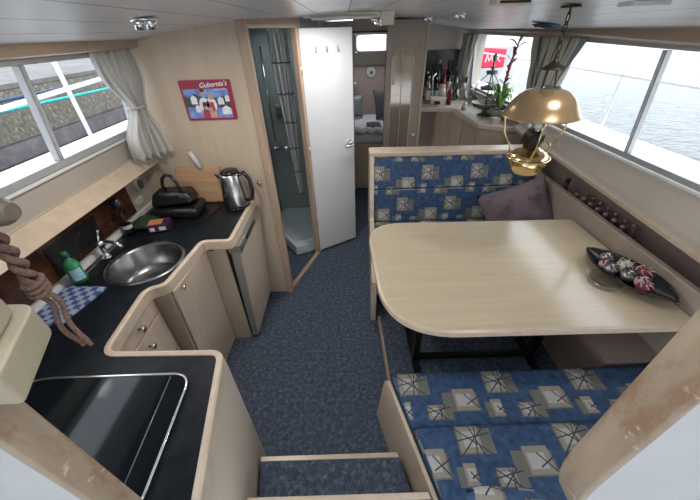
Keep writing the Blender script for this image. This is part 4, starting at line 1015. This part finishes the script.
# dark boat-shaped bowl with wrapped chocolates
ang = math.atan2(.97-1.53, 1.60-1.43)
o = thing('boat_shaped_bowl', (1.47,1.20,.722), 'long black boat-shaped bowl on the table by the hull side', 'bowl')
bc = Vector((1.462,1.23,.7205)); bl, bw = .47, .25
def bowlpt(u, v, off):
    s_ = -1+2*u; w = bw/2*(1-abs(s_)**2.2)**.8; q = (v-.5)*2
    lift = .048*abs(s_)**2.2; lx = bl/2*s_; ly = w*q*.98; z = lift+.045*abs(q)**2*(w/(bw/2)+.08)+off
    ca, sa = math.cos(ang), math.sin(ang); return (bc.x+lx*ca-ly*sa, bc.y+lx*sa+ly*ca, bc.z+z)
g = G(); g.grid(lambda u, v: bowlpt(min(.999,max(.001,u)), v, .004), 32, 12); g.build('shell', 'black_plastic', o, solid=.006)
items = [(-.115,.015,'foil_silver','silver wrapped sweet at the far end of black bowl',.030), (-.085,-.035,'terracotta_pink','pale pink ribbon sweet near the far end of black bowl',.024),
         (-.03,.02,'label_cream','cream wrapped packet in the middle of black bowl',.034), (-.045,-.05,'foil_silver','grey foil sweet on the hull side of black bowl',.028),
         (.02,-.02,'foil_silver','silver sweet right of the cream packet in black bowl',.030), (.045,.035,'purple_plum','deep red patterned bauble at the table side of black bowl',.036),
         (.075,-.005,'terracotta_pink','spotted pink bauble in black bowl beside plum one',.030), (.105,-.045,'purple_plum','plum coloured sweet nearest the hull in black bowl',.028), (-.005,.06,'foil_silver','small dark silver sweet low on table side of bowl',.022)]
for lx, ly, mt, lb, r in items:
    r *= 1.22; lx *= 1.1; ca, sa = math.cos(ang), math.sin(ang); X_ = bc.x+lx*ca-ly*sa; Y_ = bc.y+lx*sa+ly*ca; Z_ = bc.z+.012+r
    q = thing('wrapped_sweet', (X_,Y_,Z_-r), lb, 'sweet', 'wrapped sweets in the black bowl')
    g = G(); g.ball((X_,Y_,Z_), r*1.05, r*.92, r*.9, 14, 10); g.build('sweet_body', mt, q)
    g = G(); t0 = ang+lx*9
    for k in range(6):
        a = t0+k*PI/3; g.tube([(X_+r*.3*math.cos(a),Y_+r*.3*math.sin(a),Z_+r*.85),(X_+r*.75*math.cos(a),Y_+r*.75*math.sin(a),Z_+r*.95),(X_+r*.9*math.cos(a+.5),Y_+r*.9*math.sin(a+.5),Z_+r*.55)], .0035, 5)
    g.build('ribbon', {'foil_silver': 'poster_dark', 'terracotta_pink': 'poster_dark', 'label_cream': 'foil_silver'}.get(mt, 'terracotta_pink'), q)

# bottles on the shelf behind the side board
kk = 0
rows = ['hull side row', 'table side row']
def small_bottle():
    q = thing('drink_bottle', (0,0,0), 'x', 'bottle', 'small clear bottles standing behind the side board')
    g = G(); g.lathe([(0,.001),(.033,.001),(.034,.03),(.030,.08),(.034,.12),(.033,.155),(.014,.195),(.013,.21),(0,.21)], (0,0,0), 16); g.build('body', 'bottle_clear', q)
    g = G(); g.lathe([(0,.21),(.0155,.21),(.0155,.228),(0,.23)], (0,0,0), 14); g.build('cap', 'pink_clear', q)
    g = G(); g.lathe([(0,.003),(.028,.003),(.028,.10),(0,.10)], (0,0,0), 12); g.build('drink', 'pink_clear', q)
    return q
proto = small_bottle(); names = ['first', 'second', 'third', 'fourth', 'fifth', 'sixth', 'seventh']
for i in range(7):
    for j in range(2):
        q = proto if (i == 0 and j == 0) else copy_tree(proto)
        q.location = (1.712+.075*j, 1.62+.078*i, .582)
        q['label'] = 'small clear bottle behind side board, '+names[i]+' from the near end of the '+('table' if j == 0 else 'hull')+' side row'
q = thing('bottle', (1.70,2.25,.58), 'dark bottle standing at the far end of the small clear bottles', 'bottle')
g = G(); g.lathe([(0,.001),(.036,.001),(.036,.16),(.015,.21),(.015,.26),(0,.26)], (1.72,2.24,.582), 16); g.build('glass_body', 'bottle_dark', q)
g = G(); g.lathe([(0,.26),(.017,.26),(.017,.285),(0,.285)], (1.72,2.24,.582), 14); g.build('cap', 'black_plastic', q)

# ------------------------------------------------------------------ brass lamp
LP = thing('hanging_oil_lamp', (0,0,0), 'brass oil lamp with domed shade hanging over the table', 'lamp')
g = G(); g.lathe([(0,-.009),(.038,-.009),(.034,-.001),(0,-.001)], (0,0,0), 20); g.tube([(0,0,-.009),(0,0,-.03)], .004, 6); g.build('ceiling_plate', 'dark_metal', LP)
def link(g, z, ang_):
    pts = []
    for i in range(14):
        a = 2*PI*i/14; w, h = .0085*math.cos(a), .020*math.sin(a); pts.append((w*math.cos(ang_), w*math.sin(ang_), z+h))
    g.tube(pts, .0026, 6, closed=True)
g = G()
for i in range(5): link(g, -.040-.030*i, (i%2)*PI/2+.3)
g.build('chain', 'dark_metal', LP)
zc_ = -.186
g = G(); g.lathe([(0,.03),(.008,.03),(.010,.012),(.022,.0),(.046,-.012),(.050,-.018),(.044,-.018),(0,-.010)], (0,0,zc_), 24); g.ball((0,0,zc_+.028),.009); g.build('smoke_bell', 'dark_metal', LP)
zsh = -.372
for a in (.5, .5+PI):
    g = G(); g.tube([(.030*math.cos(a),.030*math.sin(a),zc_-.014),(.048*math.cos(a),.048*math.sin(a),zsh+.10)], .0035, 6); g.build('rod', 'dark_metal', LP)
g = G(); pf = [(.050,.100),(.058,.098),(.090,.088),(.120,.066),(.145,.036),(.158,.006),(.172,-.002),(.173,-.006),(.168,-.006),(.154,.002),(.140,.034),(.116,.062),(.088,.083),(.057,.093),(.050,.095)]
g.lathe(pf, (0,0,zsh), 48, close=True); g.build('shade', 'shade_brass', LP)
g = G(); g.lathe([(.048,.096),(.052,.104),(.052,.090)], (0,0,zsh), 24, close=True); g.build('shade_collar', 'chrome', LP)
ztk = -.592
for k in range(3):
    a = k*2*PI/3+.15; ca, sa = math.cos(a), math.sin(a)
    pr_ = [(.166,zsh-.004),(.160,zsh-.05),(.150,zsh-.10),(.124,zsh-.135),(.104,zsh-.155),(.099,zsh-.195)]
    g = G(); g.tube([(r*ca,r*sa,z) for r,z in pr_], .0042, 8); g.build('support_arm', 'brass', LP)
ring = [(.097*math.cos(2*PI*i/36),.097*math.sin(2*PI*i/36),ztk+.030) for i in range(36)]
g = G(); g.tube(ring, .005, 8, closed=True); g.build('tank_ring', 'brass', LP)
g = G(); g.lathe([(0,-.050),(.045,-.048),(.070,-.036),(.086,-.010),(.092,.020),(.089,.042),(.070,.058),(.045,.066),(.040,.075),(0,.075)], (0,0,ztk), 40); g.build('oil_tank', 'brass', LP)
g = G(); pf = [(.030,.075),(.038,.08),(.040,.10),(.044,.105),(.044,.135),(.038,.145),(.036,.155),(0,.155)]
g.lathe(pf, (0,0,ztk), 24)
for i in range(20):
    a = 2*PI*i/20; g.tube([(.0445*math.cos(a),.0445*math.sin(a),ztk+.106),(.0445*math.cos(a),.0445*math.sin(a),ztk+.134)], .0028, 5)
g.build('burner', 'dark_metal', LP)
g = G(); g.tube([(.04,0,ztk+.09),(.075,-.01,ztk+.085)], .003, 6); g.ball((.078,-.01,ztk+.085),.010,.004,.010); g.build('wick_knob', 'brass', LP)
g = G(); g.lathe([(.034,.150),(.041,.18),(.041,.21),(.028,.25),(.024,.33),(.0225,.33),(.0265,.25),(.0395,.21),(.0395,.18),(.033,.150)], (0,0,ztk), 28, close=True); g.build('chimney', 'clear_glass', LP)
LP.scale = (.98,.98,1.06); LP.location = (.885,1.50,cz(.893)-.001); LP.rotation_euler = (0, math.radians(-1.5), 0)
bpy.context.view_layer.update()

# ------------------------------------------------------------------ ceiling fittings
def spot(x, y, label, dbl=True, name='ceiling_spotlight'):
    o = thing(name, (x,y,cz(x)), label, 'light', 'chrome ceiling spotlights')
    z = cz(x)-.001
    g = G(); g.lathe([(0,-.008),(.040,-.008),(.044,0),(0,0)], (x,y,z), 24); g.build('base_plate', 'chrome', o)
    for s_ in (-.035,.03):
        g = G(); g.lathe([(0,-.03),(.014,-.03),(.020,-.012),(.018,-.006),(0,-.006)], (x+s_*.6,y,z), 14); g.build('lamp_head', 'chrome', o)
    return o
spot(-.64, 1.25, 'chrome spotlight on the ceiling nearest the galley window')
spot(.76, 2.5, 'chrome double spotlight on ceiling above the far bench')
spot(.72, 3.25, 'chrome double spotlight on the ceiling near the wardrobe top')
o = thing('ceiling_vent', (.62,1.42,cz(.62)), 'pale oblong ceiling vent above the table', 'vent')
g = G(); z = cz(.62)-.001; g.prism(round_poly([(.555,1.40),(.685,1.40),(.685,1.50),(.555,1.50)], .02), z-.018, z); g.build('housing', 'label_cream', o, bevel=.004)
g = G(); g.box(.565,.675,1.399,1.4,z-.014,z-.006); g.build('slot', 'dark_metal', o)
o = thing('ceiling_dome_light', (1.38,2.57,cz(1.38)), 'dark blue round dome light on ceiling beside the lamp chain', 'light')
z = cz(1.38)-.001; g = G(); g.lathe([(0,-.030),(.05,-.028),(.085,-.016),(.095,0),(0,0)], (1.40,2.58,z+.0), 28); g.build('dome', 'blue_dome', o)
g = G(); g.lathe([(.095,-.004),(.106,-.003),(.108,.001)], (1.40,2.58,z), 28, close=True); g.build('rim', 'dark_metal', o)
o = thing('ceiling_lamp_panel', (1.02,1.02,cz(1.02)), 'small white rectangular ceiling fitting at top right', 'light')
z = cz(.98)-.002; g = G(); g.box(.90,1.02,1.20,1.27,z-.012,z+.002); g.build('cover', 'window_white', o, bevel=.003)
FL = thing('strip_light', (0,2.38,1.93), 'white strip light with cream end box above the open door', 'light')
g = G(); g.box(-.24,.23,2.36,2.42,1.915,1.938); g.build('housing', 'label_cream', FL, bevel=.003)
g = G(); g.tube([(-.19,2.35,1.912),(.19,2.35,1.912)], .009, 10); g.build('tube', 'window_white', FL)
g = G(); g.box(.235,.315,2.33,2.43,1.868,1.938); g.build('end_box', 'label_cream', FL, bevel=.004)
for x_, z_ in ((.19,1.897),(.215,1.878)):
    g = G(); g.ball((x_,2.33,z_), .020,.014,.012); g.build('bulb', 'chrome', FL)

# ------------------------------------------------------------------ entrance bulkhead, near the viewer
yb = .2
g = G(); g.prism([(-1.45,.186),(-.449,.186),(-.449,.222),(-1.45,.222)], 0, 1.86); struct(g.build('wall_entrance_left', 'white_panel', bevel=.003))
def post_profile(x0, x1):        # jamb with a rounded foot, seen from aft
    a = [(x0,1.86),(x0,1.27)]
    for i in range(9):
        t_ = i/8*PI/2; a.append((x0+.17-.17*math.cos(t_), 1.25-.26*math.sin(t_)))
    b = [(x1,1.86),(x1,1.27)]; w_ = x1-x0
    for i in range(9):
        t_ = i/8*PI/2; b.append((x1+.16-.16*math.cos(t_), 1.25-(.26-w_*1.4)*math.sin(t_)))
    a.append((1.95,.99)); b.append((1.95,.99+w_*1.4))
    return a, b
pa, pb = post_profile(.373, .386)
g = G(); v0 = [g.b.verts.new((x,.172,z)) for x,z in pa]; v1 = [g.b.verts.new((x,.228,z)) for x,z in pa]; w0 = [g.b.verts.new((x,.172,z)) for x,z in pb]; w1 = [g.b.verts.new((x,.228,z)) for x,z in pb]
for i in range(len(pa)-1):
    g.face([v0[i],v0[i+1],v1[i+1],v1[i]]); g.face([w0[i],w0[i+1],w1[i+1],w1[i]]); g.face([v0[i],v0[i+1],w0[i+1],w0[i]]); g.face([v1[i],v1[i+1],w1[i+1],w1[i]])
for q in ((0,),(-1,)): i = q[0]; g.face([v0[i],v1[i],w1[i],w0[i]])
o = g.build('trim_16', 'worn_varnish', bevel=.005, seg=3); struct(o)
g = G(); poly = pb+[(1.95,1.86)]; v0 = [g.b.verts.new((x,.182,z)) for x,z in poly]; v1 = [g.b.verts.new((x,.220,z)) for x,z in poly]; g.face(v0); g.face(v1[::-1])
for i in range(len(poly)): j = (i+1)%len(poly); g.face([v0[i],v0[j],v1[j],v1[i]])
struct(g.build('wall_entrance_right', 'white_panel'))
g = G(); g.prism([(-.456,.180),(-.443,.180),(-.443,.228),(-.456,.228)], .0, 1.86); o = g.build('trim_17', 'worn_varnish', bevel=.005, seg=3); struct(o)
g = G(); g.box(-2.0,2.4,-2.8,-.10,2.30,2.34); g.box(-2.0,2.4,-2.8,-2.76,.66,1.5); g.box(-2.04,-2.0,-2.8,-.10,.66,2.3); g.box(2.4,2.44,-2.8,-.10,.66,2.3); struct(g.build('added_shade_canopy', 'white_panel'))  # unseen roof and sides behind the camera, added to cut sky light
g = G(); g.box(-2.0,2.4,-2.8,.165,.60,.66); struct(g.build('cockpit_floor', 'deck_white'))
o = thing('fuse_box', (-.5,.26,1.53), 'cream rounded plastic box on the entrance frame at left edge', 'box')
g = G(); g.prism(round_poly([(-.70,.190),(-.375,.190),(-.428,.305),(-.70,.305)], [0,.01,.02,0]), 1.512, 1.562); g.build('base', 'cream_plastic', o, bevel=.008, seg=3)
g = G(); g.prism(round_poly([(-.70,.222),(-.405,.222),(-.440,.297),(-.70,.297)], [0,.02,.03,0]), 1.562, 1.60); g.build('cover', 'cream_plastic', o, bevel=.012, seg=4)
g = G(); g.prism(round_poly([(-.70,.222),(-.40,.222),(-.438,.29),(-.70,.29)], [0,.02,.03,0]), 1.603, 1.655); g.build('lid', 'cream_plastic', o, bevel=.015, seg=4)
o = thing('grab_rail', (-.6,.4,1.66), 'brown rounded wooden rail end at upper left edge', 'rail')
g = G(); g.tube([(-1.27,.42,1.655),(-.8,.41,1.655),(-.52,.40,1.652),(-.492,.398,1.652),(-.478,.398,1.652)], .022, 14, rs=[.022,.022,.024,.020,.012]); g.build('rail', 'rail_wood', o)
g = G(); g.tube([(-.56,.405,1.66),(-.56,.405,cz(-.56)+.0)], .012, 8); g.build('bracket', 'rail_wood', o)
RP = thing('rope', (-.534,.4,1.35), 'brown knotted rope hanging at the left before the worktop', 'rope')
pts = []
for s_ in range(2):
    g = G(); P = []
    for i in range(61):
        t_ = i/60; z = 1.66-.31*t_
        if t_ < .55: r = .007; a = t_*40+s_*PI; x = -.534+r*math.cos(a); y = .40+r*math.sin(a)
        else:
            k = (t_-.55)/.45; x = -.534+(.011 if s_ else -.009)*math.cos(min(1,k*1.5)*.4)+.004*math.sin(k*9+s_); y = .40+.005*math.sin(k*7)
        P.append((x, y, z))
    g.tube(P, .0075, 8, rs=[.0062 if p[2] > 1.49 else .0046 for p in P]); g.build('strand', 'rope_brown', RP)
g = G()
for zz in (1.50,1.510,1.520):
    ring = [(-.534+.012*math.cos(2*PI*i/16), .40+.012*math.sin(2*PI*i/16), zz+.004*math.sin(2*PI*i/16)) for i in range(16)]; g.tube(ring, .006, 6, closed=True)
g.build('knot', 'rope_brown', RP)

# ------------------------------------------------------------------ outside
g = G(); g.box(2.25,60,-30,90,.15,.25); struct(g.build('water_surface', 'water'))
g = G(); g.box(-3.0,-1.95,-10,90,.15,.25); struct(g.build('water_surface', 'water'))
g = G(); g.box(-1.95,2.25,6.5,90,.15,.25); struct(g.build('water_surface', 'water'))
# our own hull below, so that water does not stand in the cabin
g = G(); g.box(-1.95,-1.42,-.5,6.5,.1,1.24); g.box(1.92,2.25,-.5,6.5,.1,1.05); struct(g.build('hull', 'hull_white'))
g = G(); g.box(-1.93,-1.345,-.5,6.5,1.24,1.255); struct(g.build('deck_left', 'deck_white'))
g = G(); g.box(1.81,2.26,-.5,6.5,1.05,1.10); struct(g.build('deck_right', 'deck_white'))
RL = thing('guard_rail', (-1.9,2.4,1.25), 'white tube guard rail outside the left window', 'railing')
g = G(); g.tube([(-1.91,-.5,1.53),(-1.91,1.9,1.545),(-1.91,3.2,1.61),(-1.91,6.0,1.70)], .014, 10); g.build('top_rail', 'hull_white', RL)
for y in (.9,2.41,3.9,5.4):
    g = G(); g.tube([(-1.91,y,1.255),(-1.91,y,1.78)], .014, 10); g.build('stanchion', 'hull_white', RL)
RR = thing('guard_rail', (2.2,2.4,1.1), 'white tube guard rail outside the right window', 'railing')
g = G(); g.tube([(2.21,-.5,1.50),(2.21,6.0,1.50)], .010, 8); g.build('top_rail', 'hull_white', RR)
for y in (1.0,2.75,4.6):
    g = G(); g.tube([(2.21,y,1.10),(2.21,y,1.75)], .010, 8); g.build('stanchion', 'hull_white', RR)
g = G(); g.box(-3.6,-3.0,-3,12,-.1,1.495); o = g.build('quay_wall', 'quay_stone'); tag(o, 'rough stone and concrete quay wall beyond the left window', 'wall')
g = G(); g.box(-30,-3.0,-6,40,1.50,1.54); o = g.build('quay_paving', 'quay_paving'); tag(o, 'grey paved quay top beyond the left window', 'pavement')
def cat(p, q, sag, n=16): return [tuple(Vector(p).lerp(Vector(q), i/n)-Vector((0,0,sag*4*(i/n)*(1-i/n)))) for i in range(n+1)]
g = G(); g.tube(cat((-2.6,-.5,1.50),(-2.75,5.2,1.36), .02), .013, 8); o = g.build('mooring_rope', 'rope_teal'); tag(o, 'turquoise mooring rope stretched along the quay', 'rope')
g = G(); g.tube(cat((-2.72,-.5,1.52),(-2.85,4.3,1.46), .03), .013, 8); o = g.build('mooring_rope', 'rope_navy'); tag(o, 'dark blue mooring rope lying behind the turquoise one', 'rope')
# neighbour boat and flag seen through the forward side window
NBt = thing('moored_boat', (4.8,14,.25), 'white boat moored ahead, seen behind the plant', 'boat')
g = G(); hull = [(3.6,11.5),(5.5,11.5),(5.9,13.0),(5.6,17.2),(3.8,17.5)]; g.prism(hull, .252, 1.30, [(4.0,12),(5.2,12),(5.5,13),(5.2,16.8),(4.2,17)]); g.build('hull', 'hull_white', NBt)
g = G(); g.prism([(4.2,12.6),(5.2,12.6),(5.2,16),(4.2,16)], 1.301, 2.3, [(4.0,12.4),(5.3,12.4),(5.4,16.3),(4.2,16.3)]); g.build('cabin', 'hull_white', NBt)
for x in (4.25,4.75):
    g = G(); g.box(x,x+.38,12.42,12.5,1.6,1.95); g.build('window', 'poster_sky', NBt)
g = G(); g.box(3.9,5.4,12.3,16.4,2.3,2.38); g.build('roof', 'pink_trim', NBt)
FG = thing('flag', (3.3,8,1.1), 'red flag with white marks outside the forward side window', 'flag')
g = G()
def ff(u, v): return (3.02+.58*u, 8+.03*math.sin(u*7), 1.06+.40*v+.05*u*(1-v)-.04*u)
g.grid(ff, 16, 8); g.build('cloth', 'flag_red', FG, solid=.006)
g = G(); g.tube([(3.02,8,.252),(3.0,8,1.60)], .012, 8); g.build('pole', 'hull_white', FG)
g = G(); y_ = 7.95
g.tube([(3.14,y_,1.18),(3.17,y_,1.32),(3.22,y_,1.20),(3.26,y_,1.30),(3.30,y_,1.19)], .016, 6); g.tube([(3.36,y_,1.30),(3.44,y_,1.33),(3.40,y_,1.24),(3.47,y_,1.19)], .014, 6); g.build('lettering', 'flag_white', FG)

# ------------------------------------------------------------------ world, lights
w = bpy.data.worlds.new('World'); S.world = w; w.use_nodes = True; nt = w.node_tree; nt.nodes.clear()
wo_ = nt.nodes.new('ShaderNodeOutputWorld'); bg = nt.nodes.new('ShaderNodeBackground'); tc = nt.nodes.new('ShaderNodeTexCoord')
nz = nt.nodes.new('ShaderNodeTexNoise'); nz.inputs['Scale'].default_value = 3; nz.inputs['Detail'].default_value = 5
rp = nt.nodes.new('ShaderNodeValToRGB'); rp.color_ramp.elements[0].position = .35; rp.color_ramp.elements[0].color = (.80,.89,1,1); rp.color_ramp.elements[1].position = .65; rp.color_ramp.elements[1].color = (1,1,1,1)
nt.links.new(tc.outputs['Generated'], nz.inputs['Vector']); nt.links.new(nz.outputs[0], rp.inputs[0]); nt.links.new(rp.outputs[0], bg.inputs[0]); bg.inputs[1].default_value = 1.9
nt.links.new(bg.outputs[0], wo_.inputs[0])
def area(name, loc, size, size_y, power, rot, color=(1,1,1)):
    l = bpy.data.lights.new(name, 'AREA'); l.shape = 'RECTANGLE'; l.size = size; l.size_y = size_y; l.energy = power; l.color = color
    o = bpy.data.objects.new(name, l); COL.objects.link(o); o.location = loc; o.rotation_euler = rot; return o

area('spot_glow', (-.64, 1.25, cz(-.64)-.045), .12, .12, 3.2, (0,0,0), (1,.92,.82))
area('panel_glow', (.96, 1.235, cz(.98)-.018), .10, .06, 1.2, (0,0,0), (1,.93,.84))
area('strip_glow', (0, 2.34, 1.895), .38, .03, 3.2, (0,0,0), (1,.96,.9))
# ------------------------------------------------------------------ camera
pitch = math.atan2(220, 308); roll = math.radians(1.86)
fw = Vector((0, math.cos(pitch), -math.sin(pitch))); rt = Vector((1,0,0)); up = rt.cross(fw)
c_, s_ = math.cos(roll), math.sin(roll); xr = rt*c_-up*s_; yr = up*c_+rt*s_
cam = bpy.data.cameras.new('Camera'); cam.sensor_width = 36; cam.lens = 308/700*36; cam.clip_start = .02; cam.clip_end = 300
co = bpy.data.objects.new('Camera', cam); COL.objects.link(co)
mt = Matrix((xr, yr, -fw)).transposed().to_4x4(); mt.translation = (0,0,1.85); co.matrix_world = mt
S.camera = co
S.view_settings.view_transform = 'Standard'; S.view_settings.look = 'None'; S.view_settings.gamma = 1; S.view_settings.use_curve_mapping = False
S.view_settings.exposure = 1.08
